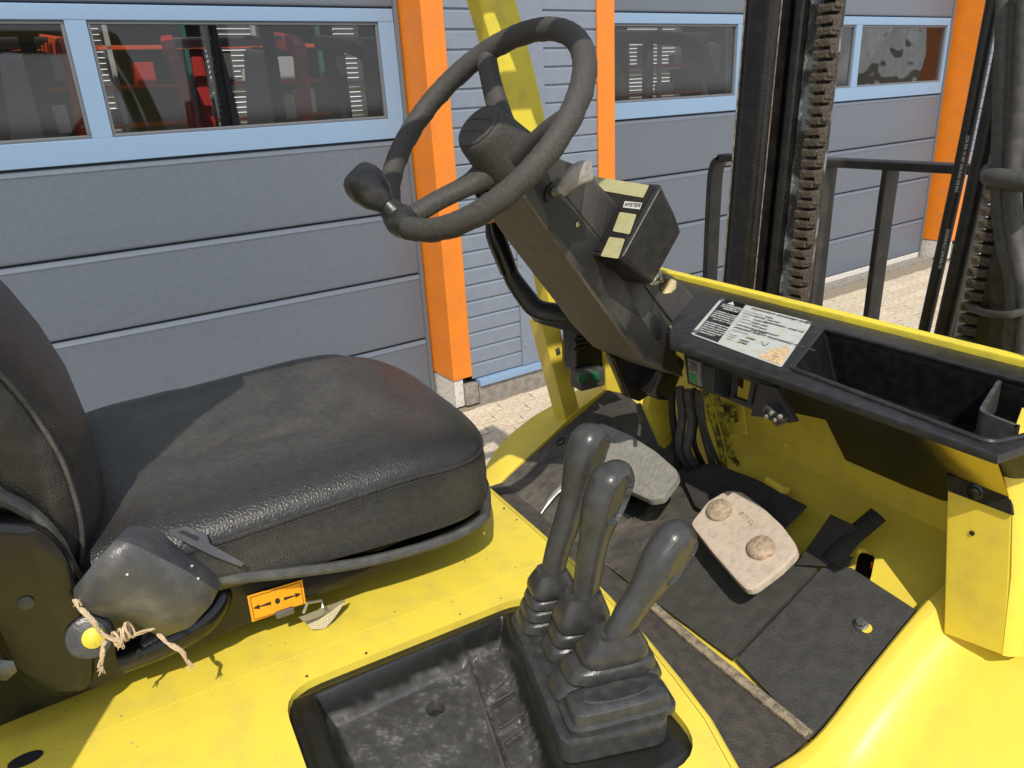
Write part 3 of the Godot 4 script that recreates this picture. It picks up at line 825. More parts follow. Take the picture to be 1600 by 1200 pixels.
func build_levers() -> void:
	# base plate of the three boots, one moulding
	var base := round_poly([Vector3(0.3353, 0.984, -0.6748), Vector3(0.2803, 0.984, -0.4681), Vector3(0.3867, 0.984, -0.4345), Vector3(0.4143, 0.984, -0.4814), Vector3(0.428, 0.984, -0.535), Vector3(0.428, 0.984, -0.66), Vector3(0.415, 0.984, -0.69)], 0.016, 4)
	for i in base.size(): base[i].y = 0.991
	var mb := MB.new()
	slab(mb, base, 0.026, 0.006, YV)
	var plate := part(mb, "lever_console", M.boot_rubber)
	var ax := Vector3(0.95, 0, 0.25).normalized(); var ay := Vector3(-0.25, 0, 0.95).normalized()
	# low closed cover at the near end, with an oval pad
	var c := Vector3(0.354, 0.991, -0.478)
	mb = MB.new()
	loft(mb, [ring(c, ax * 0.058, ay * 0.026, 6, 32), ring(c + YV * 0.007, ax * 0.058, ay * 0.026, 6, 32), ring(c + YV * 0.009, ax * 0.053, ay * 0.022, 6, 32), ring(c + YV * 0.010, ax * 0.053, ay * 0.022, 6, 32), ring(c + YV * 0.0185, ax * 0.051, ay * 0.020, 5, 32), ring(c + YV * 0.0215, ax * 0.047, ay * 0.016, 4, 32), ring(c + YV * 0.022, ax * 0.040, ay * 0.011, 3, 32)], false, true)
	part(mb, "closed_boot", M.boot_rubber, plate)
	mb = MB.new()
	loft(mb, [ring(c + YV * 0.021, ax * 0.038, ay * 0.0125, 2.2, 32), ring(c + YV * 0.0238, ax * 0.036, ay * 0.011, 2.2, 32), ring(c + YV * 0.0228, ax * 0.032, ay * 0.008, 2.2, 32)], false, true)
	part(mb, "boot_pad", M.boot_rubber, plate)
	var L := [
		{"c": Vector3(0.372, 0.990, -0.636), "t": [[0.040, 0.028, 0.017], [0.035, 0.026, 0.016], [0.030, 0.024, 0.014], [0.0265, 0.023, 0.030]], "tip": Vector3(0.372, 1.066, -0.628),
			"p": [Vector3(0.372, 1.058, -0.628), Vector3(0.381, 1.090, -0.627), Vector3(0.396, 1.128, -0.626), Vector3(0.411, 1.172, -0.625), Vector3(0.424, 1.208, -0.625), Vector3(0.4315, 1.226, -0.625), Vector3(0.436, 1.236, -0.625)]},
		{"c": Vector3(0.372, 0.990, -0.578), "t": [[0.040, 0.026, 0.017], [0.034, 0.024, 0.016], [0.030, 0.024, 0.036]], "tip": Vector3(0.376, 1.070, -0.568),
			"p": [Vector3(0.376, 1.060, -0.567), Vector3(0.381, 1.090, -0.566), Vector3(0.388, 1.128, -0.565), Vector3(0.399, 1.165, -0.565), Vector3(0.413, 1.195, -0.565), Vector3(0.4185, 1.210, -0.565), Vector3(0.420, 1.219, -0.565)]},
		{"c": Vector3(0.368, 0.990, -0.520), "t": [[0.060, 0.028, 0.021], [0.049, 0.026, 0.020], [0.036, 0.024, 0.034]], "tip": Vector3(0.375, 1.062, -0.506),
			"p": [Vector3(0.372, 1.050, -0.505), Vector3(0.385, 1.074, -0.503), Vector3(0.403, 1.098, -0.501), Vector3(0.424, 1.122, -0.50), Vector3(0.444, 1.143, -0.50), Vector3(0.456, 1.155, -0.50), Vector3(0.4625, 1.161, -0.50)]},
	]
	for k in 3:
		var l: Dictionary = L[k]
		boot(l.c, ax, ay, l.t, l.tip, "lever_boot", plate)
		mb = MB.new()
		var raw := curve(l.p, 12)
		var run := [0.0]
		for i in raw.size() - 1: run.append(run[i] + raw[i].distance_to(raw[i + 1]))
		var total: float = run[-1]
		var path := []; var ra := []; var rb := []
		var wide: float = [0.85, 0.93, 1.03][k]
		for i in 61:
			var d := total * (i / 40.0 * 0.80 if i <= 40 else 0.80 + 0.20 * sin((i - 40) / 20.0 * PI * 0.5))
			var j := 0
			while j < raw.size() - 2 and run[j + 1] < d: j += 1
			path.append(raw[j].lerp(raw[j + 1], clampf((d - run[j]) / maxf(run[j + 1] - run[j], 1e-6), 0, 1)))
			var e := total - d
			var head := smoothstep(0.095, 0.040, e)
			var dome := sqrt(maxf(0.0, 1.0 - pow(clampf(1.0 - e / 0.024, 0.0, 1.0), 2.0)))
			ra.append(maxf(0.0005, (0.0148 + 0.0030 * smoothstep(0.0, 0.10, d) + 0.0100 * head) * wide * dome))
			rb.append(maxf(0.0005, (0.0135 + 0.0020 * smoothstep(0.0, 0.10, d) + 0.0055 * head) * dome))
		tube(mb, path, ra, 56, false, Vector3(0.3, 0, 0.95), rb, 2.4)
		# thumb face pressed flat into the front of the knob
		var dir: Vector3 = (l.p[5] - l.p[3]).normalized()
		var side := dir.cross(Vector3(0.28, 0.1, 0.95)).normalized()
		if side.x < 0: side = -side
		var f := (side * 0.36 + Vector3(0, 0, 0.93)).normalized()
		f = (f - dir * f.dot(dir)).normalized()
		var b2 := f.cross(dir)
		var pc: Vector3 = (l.p[-1] as Vector3) - dir * 0.036
		for i in mb.p.size():
			var v := mb.p[i] - pc
			var q := Vector2(v.dot(dir) / 0.029, v.dot(b2 ) / (0.0205 * wide)).length()
			var lim := 0.0150 + 0.03 * smoothstep(0.88, 1.12, q)
			var t := v.dot(f)
			if t > lim: mb.p[i] -= f * (t - lim)
		part(mb, "hydraulic_lever", M.lever_grip, null, 40)

func build_floor() -> void:
	var n := Vector3(-0.4695, 0.8829, 0)
	# steel floor, toe board and left edge strip
	var mb := MB.new()
	slab(mb, [Vector3(0.40, 0.692, -1.5), Vector3(0.728, 0.692, -1.5), Vector3(0.728, 0.692, -0.47), Vector3(0.40, 0.692, -0.47)], 0.02, 0.0, YV)
	var hole := round_poly([Vector3(0.9659, 0.8129, -0.6507), Vector3(1.0105, 0.8366, -0.6756), Vector3(1.0151, 0.8391, -0.6449), Vector3(0.9651, 0.8125, -0.6162)], 0.02, 4)
	var far := n.cross(Vector3(0, 0, 1)).normalized()
	slab(mb, [Vector3(0.719, 0.6816, -1.4691) + Vector3(0, 0, -0.06), Vector3(0.7368, 0.6911, -0.5278) + Vector3(0, 0, 0.05), Vector3(1.13, 0.895, -0.47), Vector3(1.13, 0.895, -1.5)], 0.012, 0.0, YV, [hole])
	var fl := part(mb, "floor_plate", M.yellow)
	mb = MB.new()
	box(mb, Vector3(1.059, 0.7627, -0.6964), Vector3(0.22, 0.01, 0.2), 0.0, Basis(Vector3(0, 0, 1), deg_to_rad(28)))  # black slab added below the hole so bright ground stays hidden
	part(mb, "added_hole_backing", M.black)
	mb = MB.new()
	# flat mat
	mb = MB.new()
	mb.col = Color(0.075, 0.070, 0.064)
	slab(mb, [Vector3(0.43, 0.7, -1.45), Vector3(0.735, 0.7, -1.45), Vector3(0.735, 0.7, -0.525), Vector3(0.6741, 0.7, -0.5139), Vector3(0.623, 0.7, -0.5125), Vector3(0.5, 0.7, -0.45), Vector3(0.36, 0.7, -0.45)], 0.007, 0.003, YV)
	part(mb, "floor_mat", M.mat_rubber)
	# main toe board mat: a grid so that dust can lie on it, with the pedal opening
	var wn := noise(101, 14.0, 4); var wf := noise(103, 60.0, 3)
	mb = MB.new()
	var A: Vector3 = Vector3(0.7174, 0.6944, -1.4542); var B: Vector3 = Vector3(0.7444, 0.7087, -0.6922); var Cc: Vector3 = Vector3(0.9325, 0.8087, -0.6908); var D: Vector3 = Vector3(1.07, 0.8819, -1.4428)
	var oval: Vector3 = Vector3(0.8529, 0.7664, -1.089)
	var ou := (D - A).normalized()
	var N := 110; var K := 46
	var G := []
	for i in N + 1:
		var row := []
		for k in K + 1:
			var q := A.lerp(B, float(i) / N).lerp(D.lerp(Cc, float(i) / N), float(k) / K)
			row.append(q + n * (0.002 * wn.get_noise_2d(q.x * 0.7, q.z * 0.7)))
		G.append(row)
	for i in N:
		for k in K:
			var q: Vector3 = (G[i][k] + G[i + 1][k + 1]) * 0.5
			var w := q - oval
			if Vector2(w.dot(ou) / 0.034, w.z / 0.036).length() < 1.0: continue
			mb.quad(G[i][k], G[i][k + 1], G[i + 1][k + 1], G[i + 1][k])
			if k == 0: mb.quad(G[i][0], G[i + 1][0], G[i + 1][0] - n * 0.009, G[i][0] - n * 0.009)
	for k in K: mb.quad(G[N][k], G[N][k + 1], G[N][k + 1] - n * 0.009, G[N][k] - n * 0.009)
	recolour(mb, func(q: Vector3) -> Color:
			var left := smoothstep(-0.93, -1.06, q.z) * smoothstep(0.98, 0.86, q.x + 0.05 * wn.get_noise_2d(q.x, q.z))
			var d := clampf(left * (0.6 + 1.0 * wn.get_noise_2d(q.x, q.z)) + smoothstep(0.772, 0.735, q.x) * smoothstep(-1.15, -1.40, q.z) * 0.9, 0, 1)
			d = clampf(d * (0.8 + 0.5 * wf.get_noise_2d(q.x, q.z)) - 1.2 * smoothstep(0.36, 0.46, wf.get_noise_2d(q.x * 0.6, q.z * 0.6)) * smoothstep(-1.06, -0.98, q.z), 0, 1)
			return Color(0.058, 0.056, 0.054).lerp(Color(0.19, 0.168, 0.138), d * 0.75))
	part(mb, "toe_board_mat", M.mat_rubber, null, 50)
	# black sheet added under the pedal opening for the dark of the hole
	mb = MB.new()
	box(mb, oval - n * 0.008, Vector3(0.10, 0.004, 0.10), 0.0, Basis(Vector3(0, 0, 1), deg_to_rad(28)))
	part(mb, "dark_opening_sheet", M.black)
	mb = MB.new()
	tube(mb, curve([Vector3(0.7251, 0.7052, -1.2587), Vector3(0.7522, 0.7265, -1.2681), Vector3(0.7799, 0.748, -1.2668), Vector3(0.8145, 0.7664, -1.2603)], 6), fcurve([0.002, 0.006, 0.0075, 0.006], 6), 10, false, YV, 0.003)
	part(mb, "bent_metal_strip", M.steel)
	# the bolted mat on the right, its front edge curled up
	mb = MB.new()
	mb.col = Color(0.056, 0.056, 0.056)
	slab(mb, [Vector3(0.7452, 0.7125, -0.6847), Vector3(0.728, 0.7034, -0.5195), Vector3(0.9545, 0.8238, -0.5284), Vector3(0.961, 0.8273, -0.6487), Vector3(0.9401, 0.8162, -0.6862)], 0.008, 0.003, YV)
	var rm := part(mb, "bolted_floor_mat", M.mat_rubber)
	mb = MB.new()
	mb.col = Color(0.05, 0.05, 0.05)
	var e0: Vector3 = Vector3(0.9401, 0.8162, -0.6862); var e1: Vector3 = Vector3(0.959, 0.8262, -0.6519)
	var cur := []
	for i in 5:
		var row := []
		for k in 6: row.append(e0.lerp(e1, i / 4.0) + n * (0.012 * sin(k / 5.0 * 1.4)) + Vector3(0.016 * k / 5.0, 0.006 * k / 5.0, 0))
		cur.append(row)
	grid(mb, cur)
	part(mb, "curled_edge", M.mat_rubber, rm)
	mb = MB.new()
	var bc: Vector3 = Vector3(0.8919, 0.794, -0.5727)
	lathe(mb, bc, n, [Vector2(0.0105, -0.004), Vector2(0.0105, 0.001), Vector2(0.008, 0.002)], 20)
	lathe(mb, bc, n, [Vector2(0.0078, 0.0), Vector2(0.0078, 0.0075), Vector2(0.0066, 0.009)], 6)
	part(mb, "hex_bolt", M.zinc, rm, 20)
	mb = MB.new()
	lathe(mb, Vector3(0.8916, 0.7921, -0.5632), n, [Vector2(0.0082, 0.0), Vector2(0.0082, 0.001)], 16)
	part(mb, "bolt_hole", M.yellow, rm)
	# dusty joint strip between the mats
	mb = MB.new()
	tube(mb, curve([Vector3(0.727, 0.705, -0.8983), Vector3(0.7241, 0.705, -0.7654), Vector3(0.7258, 0.705, -0.6496), Vector3(0.728, 0.705, -0.5219)], 6), 0.0095, 8, false, YV, 0.006)
	part(mb, "mat_joint", M.dust)
	# loose mat flap behind the pedals
	mb = MB.new()
	mb.col = Color(0.045, 0.043, 0.041)
	slab(mb, [Vector3(0.8988, 0.8157, -0.9559), Vector3(0.9338, 0.8344, -1.0339), Vector3(0.9804, 0.8682, -1.0014), Vector3(0.9889, 0.8795, -0.893), Vector3(0.9918, 0.8743, -0.7712), Vector3(0.9101, 0.8195, -0.7792)], 0.006, 0.002, YV)
	part(mb, "loose_mat_flap", M.mat_rubber)
	# left edge strip of the step, bright folded lip
	mb = MB.new()
	var inn := [Vector3(0.6845, 0.6769, -1.4451), Vector3(0.7138, 0.697, -1.4471), Vector3(0.7625, 0.7252, -1.4501), Vector3(0.8243, 0.758, -1.4515), Vector3(0.8873, 0.7915, -1.453), Vector3(0.9686, 0.8347, -1.4564), Vector3(1.0614, 0.8841, -1.4421)]
	var out := [Vector3(0.7141, 0.6864, -1.54), Vector3(0.7506, 0.7114, -1.56), Vector3(0.803, 0.7463, -1.575), Vector3(0.8933, 0.7837, -1.585), Vector3(0.964, 0.8015, -1.59), Vector3(1.0615, 0.8238, -1.6), Vector3(1.1603, 0.87, -1.6)]
	var a := curve(inn, 5); var b := curve(out, 5)
	var rows := []
	for i in a.size():
		var row := [a[i] - n * 0.03, a[i], a[i].lerp(b[i], 0.08) + YV * 0.003]
		for k in 5: row.append(a[i].lerp(b[i], 0.08 + 0.92 * (k + 1) / 5.0) + YV * (0.003 - 0.006 * (k / 4.0) * (k / 4.0)))
		row.append(b[i] + Vector3(0, -0.2, -0.02))
		rows.append(row)
	grid(mb, rows, false, false, true)
	part(mb, "step_edge", M.yellow)
	mb = MB.new()
	lathe(mb, Vector3(0.88, 0.7831, -1.4153), n, [Vector2(0.013, -0.002), Vector2(0.013, 0.003), Vector2(0.009, 0.004), Vector2(0.006, 0.001)], 20)
	part(mb, "mat_button", M.gloss_black)

func pedal_pts(px: Array) -> Array: return px

func build_pedals() -> void:
	# brake pedal: pale worn rubber pad with two round studs
	var pl: Array = [Vector3(0.8246, 0.8363, -0.8868), Vector3(0.8755, 0.8634, -0.8962), Vector3(0.9097, 0.8815, -0.8831), Vector3(0.92, 0.887, -0.8553), Vector3(0.9138, 0.8837, -0.8001), Vector3(0.9032, 0.8781, -0.7469), Vector3(0.8875, 0.8698, -0.7024), Vector3(0.8763, 0.8638, -0.6894), Vector3(0.8409, 0.845, -0.6901), Vector3(0.7952, 0.8207, -0.6991), Vector3(0.7859, 0.8157, -0.7091), Vector3(0.7899, 0.8179, -0.7358), Vector3(0.8052, 0.826, -0.8093)]
	var n := Vector3(-0.4695, 0.8829, 0)
	var mb := MB.new()
	slab(mb, round_poly(pl, 0.008, 2), 0.014, 0.004, n)
	var o := part(mb, "brake_pedal", M.pedal_rubber)
	for q in [Vector3(0.8707, 0.8586, -0.8594), Vector3(0.853, 0.8491, -0.7426)]:
		mb = MB.new()
		lathe(mb, q, n, [Vector2(0.0235, 0.0), Vector2(0.0235, 0.007), Vector2(0.0215, 0.011), Vector2(0.014, 0.0145), Vector2(0.005, 0.016)], 24)
		part(mb, "pedal_stud", M.pedal_stud, o, 50)
	lettering("ROTEL", "pedal_mark", M.pedal_stud, o, Vector3(0.8854, 0.8689, -0.8259), Vector3(-0.0092, -0.0049, 0.0629), Vector3(0.0253, 0.0134, -0.012), 0.013)
	mb = MB.new()
	tube(mb, [Vector3(0.855, 0.8355, -0.7871), Vector3(0.8867, 0.8184, -0.8094), Vector3(0.9189, 0.8015, -0.8317)], 0.011, 8)
	part(mb, "pedal_arm", M.gloss_black)
	# inching pedal: ribbed grey pad
	pl = [Vector3(0.8115, 0.8577, -1.2289), Vector3(0.8591, 0.8829, -1.2598), Vector3(0.8825, 0.8954, -1.2431), Vector3(0.8898, 0.8993, -1.1483), Vector3(0.8857, 0.8971, -1.0587), Vector3(0.8751, 0.8915, -0.9841), Vector3(0.8639, 0.8855, -0.9672), Vector3(0.8165, 0.8603, -0.9551), Vector3(0.8012, 0.8522, -0.974), Vector3(0.7941, 0.8484, -1.0448), Vector3(0.7809, 0.8414, -1.1252)]
	mb = MB.new()
	slab(mb, round_poly(pl, 0.006, 2), 0.016, 0.004, n)
	o = part(mb, "inching_pedal", M.pedal_grey)
	for i in 13:
		var t := i / 12.0
		mb = MB.new()
		var p0 := Vector3(0.8708, 0.8898, -1.2077).lerp(Vector3(0.8699, 0.8893, -1.0295), t); var p1 := Vector3(0.8088, 0.8568, -1.1503).lerp(Vector3(0.8115, 0.8582, -0.9927), t)
		tube(mb, [p0.lerp(p1, 0.12), p0.lerp(p1, 0.5), p0.lerp(p1, 0.9)], [0.0022, 0.0028, 0.0020], 6)
		part(mb, "tread_rib", M.pedal_grey, o)
	mb = MB.new()
	tube(mb, [Vector3(0.8291, 0.8557, -1.0591), Vector3(0.8446, 0.8073, -1.0894), Vector3(0.872, 0.7539, -1.1179)], 0.011, 8)
	part(mb, "pedal_arm", M.gloss_black)
	# accelerator: dark rubber plate with a rolled right edge
	mb = MB.new()
	mb.col = Color(0.040, 0.037, 0.035)
	slab(mb, [Vector3(0.9097, 0.8102, -0.7211), Vector3(0.9796, 0.8904, -0.7129), Vector3(0.9815, 0.8914, -0.663), Vector3(0.9337, 0.823, -0.6766)], 0.006, 0.002, YV)
	o = part(mb, "accelerator_pedal", M.mat_rubber)
	mb = MB.new()
	mb.col = Color(0.03, 0.028, 0.027)
	tube(mb, [Vector3(0.9367, 0.8336, -0.6714), Vector3(0.9791, 0.8675, -0.6678), Vector3(1.024, 0.9027, -0.6553)], 0.017, 12, false, YV, 0.010)
	part(mb, "rolled_edge", M.mat_rubber, o)
	mb = MB.new(); box(mb, Vector3(1.0108, 0.8164, -0.6386), Vector3(0.012, 0.012, 0.012), 0.002)
	part(mb, "red_clip", M.red_orange)

func build_right_side() -> void:
	# lip along the right edge of the floor, the step outside it, kick panel and cowl side
	var lip := [Vector3(0.6137, 0.71, -0.5045), Vector3(0.7252, 0.703, -0.5137), Vector3(0.8308, 0.7592, -0.5197), Vector3(0.9521, 0.8237, -0.5248), Vector3(1.0037, 0.8511, -0.5218), Vector3(1.0456, 0.8734, -0.5254)]
	var L := curve(lip, 6)
	var mb := MB.new()
	var rows := []
	for i in L.size():
		var q: Vector3 = L[i]
		var row := [q + Vector3(0, -0.02, -0.004), q + Vector3(0, 0.0, 0), q + Vector3(0, 0.008, 0.002), q + Vector3(0, 0.012, 0.006), q + Vector3(0, 0.013, 0.014), q + Vector3(0, 0.011, 0.022), q + Vector3(0, 0.004, 0.028), q + Vector3(0, -0.010, 0.038), q + Vector3(0, -0.019, 0.050)]
		row.append(Vector3(q.x + 0.004, q.y - 0.024, q.z + 0.068)); row.append(Vector3(q.x + 0.008, q.y - 0.027, q.z + 0.10)); row.append(Vector3(q.x + 0.01, q.y - 0.029, q.z + 0.36)); row.append(Vector3(q.x + 0.01, q.y - 0.22, q.z + 0.385))
		rows.append(row)
	grid(mb, rows)
	# the sheet continues forward as the outer step
	var end: Array = rows[-1]
	var more := [end]
	var fw := []
	for q in end: fw.append(q + Vector3(0.5, 0.06, 0.0))
	more.append(fw)
	grid(mb, more)
	var st := part(mb, "step_plate", M.yellow, null, 24)
	mb = MB.new()
	var cc: Vector3 = Vector3(0.7781, 0.7153, -0.4908)
	var rg := []
	for k in 24: rg.append(cc + Vector3(0.018 * cos(TAU * k / 24.0), 0.0085 * cos(TAU * k / 24.0) - 0.008 * sin(TAU * k / 24.0), 0.018 * sin(TAU * k / 24.0)))
	tube(mb, rg, 0.0012, 6, true)
	part(mb, "plug_outline", M.yellow, st)
	mb = MB.new()
	for q in [[Vector3(0.9108, 0.7666, -0.4976), Vector3(0.8995, 0.7606, -0.4739), Vector3(0.8918, 0.7565, -0.447), Vector3(0.8771, 0.7487, -0.4306)], [Vector3(0.9115, 0.767, -0.4076), Vector3(0.924, 0.7736, -0.3985), Vector3(0.924, 0.7737, -0.3847)], [Vector3(0.8175, 0.717, -0.4508), Vector3(0.83, 0.7236, -0.4488), Vector3(0.8318, 0.7246, -0.4385)]]:
		tube(mb, curve(q, 6), 0.00045, 4)
	part(mb, "scratch", M.dust, st).set_meta("kind", "stuff")
	# kick panel
	mb = MB.new()
	var kp := [Vector3(0.95, 1.0556, -0.5148), Vector3(0.95, 0.8129, -0.4816), Vector3(0.95, 0.8323, -0.4012), Vector3(0.95, 0.9168, -0.4087), Vector3(0.95, 1.0459, -0.4269)]
	slab(mb, kp, 0.03, 0.003, Vector3(-1, 0, 0.3))
	var k2 := part(mb, "kick_panel", M.yellow)
	mb = MB.new()
	lathe(mb, Vector3(0.949, 0.9922, -0.4688), Vector3(-1, 0, 0), [Vector2(0.0035, 0), Vector2(0.0035, 0.0012)], 12)
	part(mb, "drilled_hole", M.black, k2)
	mb = MB.new()
	slab(mb, [Vector3(0.944, 1.0647, -0.5143), Vector3(0.944, 1.0407, -0.5095), Vector3(0.944, 1.0444, -0.4225), Vector3(0.944, 1.0725, -0.4308)], 0.004, 0.001, Vector3(-1, 0, 0.3))
	var strip := part(mb, "black_strip", M.black_plastic)
	mb = MB.new()
	lathe(mb, Vector3(0.944, 1.0569, -0.4724), Vector3(-1, 0.1, 0.2), [Vector2(0.011, 0), Vector2(0.011, 0.002), Vector2(0.0075, 0.003), Vector2(0.007, 0.007), Vector2(0.003, 0.008)], 16)
	part(mb, "bolt", M.gloss_black, strip)
	# cowl side: a folded sheet rising at the right edge
	mb = MB.new()
	var e0 := [Vector3(0.95, 0.8323, -0.4012), Vector3(0.95, 0.956, -0.4116), Vector3(0.95, 1.0462, -0.4262), Vector3(0.93, 1.1076, -0.4386), Vector3(0.9, 1.1399, -0.4321), Vector3(0.96, 1.1573, -0.4439), Vector3(1, 1.1666, -0.4593)]
	rows = []
	for q in e0: rows.append([q + Vector3(0.004, 0, -0.006), q, q + Vector3(0.004, 0.0, 0.006), q + Vector3(0.02, 0.0, 0.016), q + Vector3(0.30, 0.0, 0.03)])
	grid(mb, rows)
	part(mb, "cowl_side", M.yellow, null, 30)

func seat_ring(y: float, k: float, n := 112) -> Array:
	# plan outline of the cushion at height y, shrunk by k (0 edge .. 1 middle)
	var out := []
	var c := Vector3(0.13, y, -1.022)
	for i in n:
		var t := TAU * (i + 0.5) / n
		var cs := cos(t); var sn := sin(t)
		var x := signf(cs) * pow(absf(cs), 2.0 / 6.0) * 0.258; var z := signf(sn) * pow(absf(sn), 2.0 / 6.0) * 0.250
		if x > 0: x += 0.026 * (1.0 - pow(absf(z) / 0.25, 2.0))
		if x < 0: x *= 1.04
		out.append(Vector3(c.x + x * (1.0 - k), y, c.z + z * (1.0 - k)))
	return out

func build_seat() -> void:
	var mb := MB.new()
	var rings := []
	var prof := [[1.060, 0.03], [1.063, 0.0], [1.075, -0.006], [1.10, -0.012], [1.125, -0.010], [1.140, -0.004], [1.146, 0.003], [1.154, 0.012], [1.163, 0.040], [1.171, 0.085], [1.178, 0.15], [1.183, 0.24]]
	for k in 22: prof.append([1.184 - 0.002 * sin(k / 21.0 * PI * 0.5), 0.28 + 0.71 * k / 21.0])
	var wn := noise(201, 9.0, 3)
	var dents := [Vector3(0.0551, 1.185, -1.0182), Vector3(0.0694, 1.185, -0.9587), Vector3(0.1059, 1.185, -0.9371), Vector3(0.1602, 1.185, -0.9317)]
	for q in prof:
		var r := seat_ring(q[0], q[1])
		for i in r.size():
			var v: Vector3 = r[i]
			# slightly higher towards the front, hollow in the middle, creased where it is sat on
			var lift := 0.010 * smoothstep(0.0, 0.30, v.x) * smoothstep(1.08, 1.16, v.y) - 0.013 * smoothstep(1.10, 1.15, v.y) * smoothstep(0.24, 0.40, v.x)
			v.y += lift + 0.004 * wn.get_noise_2d(v.x, v.z * 0.6) * smoothstep(1.165, 1.18, v.y)
			v.y += 0.028 * smoothstep(0.44, -0.05, v.x) * smoothstep(1.115, 1.06, v.y)
			for d in dents:
				var w: Vector3 = v - d
				var a := (w.x * 0.82 - w.z * 0.57) / 0.022; var b := (w.x * 0.57 + w.z * 0.82) / 0.009
				v.y -= 0.0042 * exp(-a * a - b * b)
			v.z += 0.004 * sin(v.x * 16.0) * smoothstep(1.14, 1.10, v.y) * signf(v.z + 1.02)
			r[i] = v
		rings.append(r)
	mb.col = Color(0.030, 0.029, 0.029)
	loft(mb, rings, true, true)
	# dust lies where nobody wipes: middle of the top
	var dn := noise(203, 10.0, 5)
	for i in mb.p.size():
		var v := mb.p[i]
		var e := maxf(absf(v.x - 0.13) / 0.27, absf(v.z + 1.03) / 0.25)
		var dd := smoothstep(1.170, 1.182, v.y) * smoothstep(1.0, 0.45, e) * clampf(0.60 + 0.32 * dn.get_noise_2d(v.x, v.z), 0.0, 1.0)
		var side := 0.22 * smoothstep(1.15, 1.12, v.y)
		mb.c[i] = Color(0.026, 0.025, 0.026).lerp(Color(0.104, 0.099, 0.091), clampf(dd + side * 1.6, 0, 1))
	var seat := part(mb, "seat_cushion", M.vinyl_dusty, null, 60)
	# welt seam round the top edge, and its stitches
	mb = MB.new()
	var seam: Array = rings[6]
	var sp := []
	for q in seam: sp.append(q + (q - Vector3(0.13, 1.148, -1.02)).normalized() * 0.0015 + YV * 0.001)
	tube(mb, sp, 0.0026, 6, true)
	part(mb, "welt_seam", M.vinyl, seat)
	mb = MB.new()
	var run := 0.0
	for i in sp.size():
		var a: Vector3 = sp[i]; var b: Vector3 = sp[(i + 1) % sp.size()]
		if a.z < -0.9 or a.x < -0.05: continue
		var len := a.distance_to(b)
		while run < len:
			var c := a.lerp(b, run / len) + Vector3(0, -0.0048, 0.0002)
			var dr := (b - a) / len
			tube(mb, [c - dr * 0.0021, c + Vector3(0, 0, 0.0003), c + dr * 0.0021], 0.0006, 4)
			run += 0.0065
		run -= len
	var sti := part(mb, "stitching", M.hose, seat)
	sti.set_meta("kind", "stuff")
	# bottom piping, sagging away from the cushion along the near side
	mb = MB.new()
	tube(mb, curve([Vector3(0.0155, 1.1031, -0.775), Vector3(0.053, 1.0974, -0.768), Vector3(0.1147, 1.0826, -0.765), Vector3(0.1823, 1.0679, -0.765), Vector3(0.248, 1.0606, -0.765), Vector3(0.311, 1.0577, -0.768), Vector3(0.3502, 1.0616, -0.775), Vector3(0.3735, 1.0599, -0.8), Vector3(0.418, 1.052, -0.90), Vector3(0.43, 1.055, -1.02), Vector3(0.41, 1.06, -1.22)], 6), 0.0068, 9)
	part(mb, "piping", M.hose, seat)
	mb = MB.new()
	box(mb, Vector3(0.13, 1.045, -1.03), Vector3(0.50, 0.03, 0.42), 0.01)
	part(mb, "seat_pan", M.black, seat)
	# base rail
	mb = MB.new()
	slab(mb, [Vector3(-0.26, 0.998, -0.79), Vector3(-0.1153, 1.0055, -0.79), Vector3(0.0208, 1.0168, -0.79), Vector3(0.1158, 1.0247, -0.79), Vector3(0.2187, 1.024, -0.79), Vector3(0.3651, 1.0427, -0.79), Vector3(0.3663, 1.0583, -0.79), Vector3(0.2214, 1.0461, -0.79), Vector3(0.0306, 1.0879, -0.79), Vector3(-0.26, 1.11, -0.79)], 0.02, 0.004, Vector3(0, 0.2, 1))
	var base := part(mb, "seat_base_rail", M.gloss_black)
	mb = MB.new()
	box(mb, Vector3(0.08, 1.01, -1.03), Vector3(0.66, 0.058, 0.31), 0.01)
	part(mb, "seat_base", M.black)
	# folded bulge of the rail behind the belt cover
	mb = MB.new()
	tube(mb, curve([Vector3(-0.0842, 1.0316, -0.79), Vector3(-0.0407, 1.0395, -0.785), Vector3(-0.0003, 1.0496, -0.785), Vector3(0.024, 1.0642, -0.79), Vector3(0.0313, 1.0798, -0.8)], 6), fcurve([0.016, 0.018, 0.018, 0.014, 0.010], 6), 14)
	part(mb, "rail_bulge", M.gloss_black, base)
	# orange sticker with a double arrow
	var sq := [Vector3(0.0539, 1.059, -0.787), Vector3(0.1177, 1.0565, -0.787), Vector3(0.1171, 1.0223, -0.787), Vector3(0.0533, 1.0228, -0.787)]
	for i in 4: sq[i].z = -0.787
	mb = MB.new()
	slab(mb, sq, 0.001, 0.0, Vector3(0, 0, 1))
	var stk := part(mb, "arrow_sticker", M.sticker, base)
	var sx: Vector3 = (sq[1] - sq[0]); var sy: Vector3 = (sq[3] - sq[0]); var so: Vector3 = sq[0] + Vector3(0, 0, 0.0008)
	mb = MB.new()
	for k in [-1.0, 1.0]:
		var c := so + sx * 0.5 + sy * 0.5
		var f := func(u: float, v: float) -> Vector3: return c + sx * (u * k) + sy * v
		slab(mb, [f.call(0.12, -0.055), f.call(0.33, -0.015), f.call(0.33, 0.015), f.call(0.12, 0.055)], 0.0003, 0, Vector3(0, 0, 1))
		slab(mb, [f.call(0.33, -0.09), f.call(0.44, 0.0), f.call(0.33, 0.09)], 0.0003, 0, Vector3(0, 0, 1))
	var dot := []
	for k in 14: dot.append(so + sx * 0.5 + sy * 0.5 + sx * (0.045 * cos(TAU * k / 14)) + sy * (0.11 * sin(TAU * k / 14)))
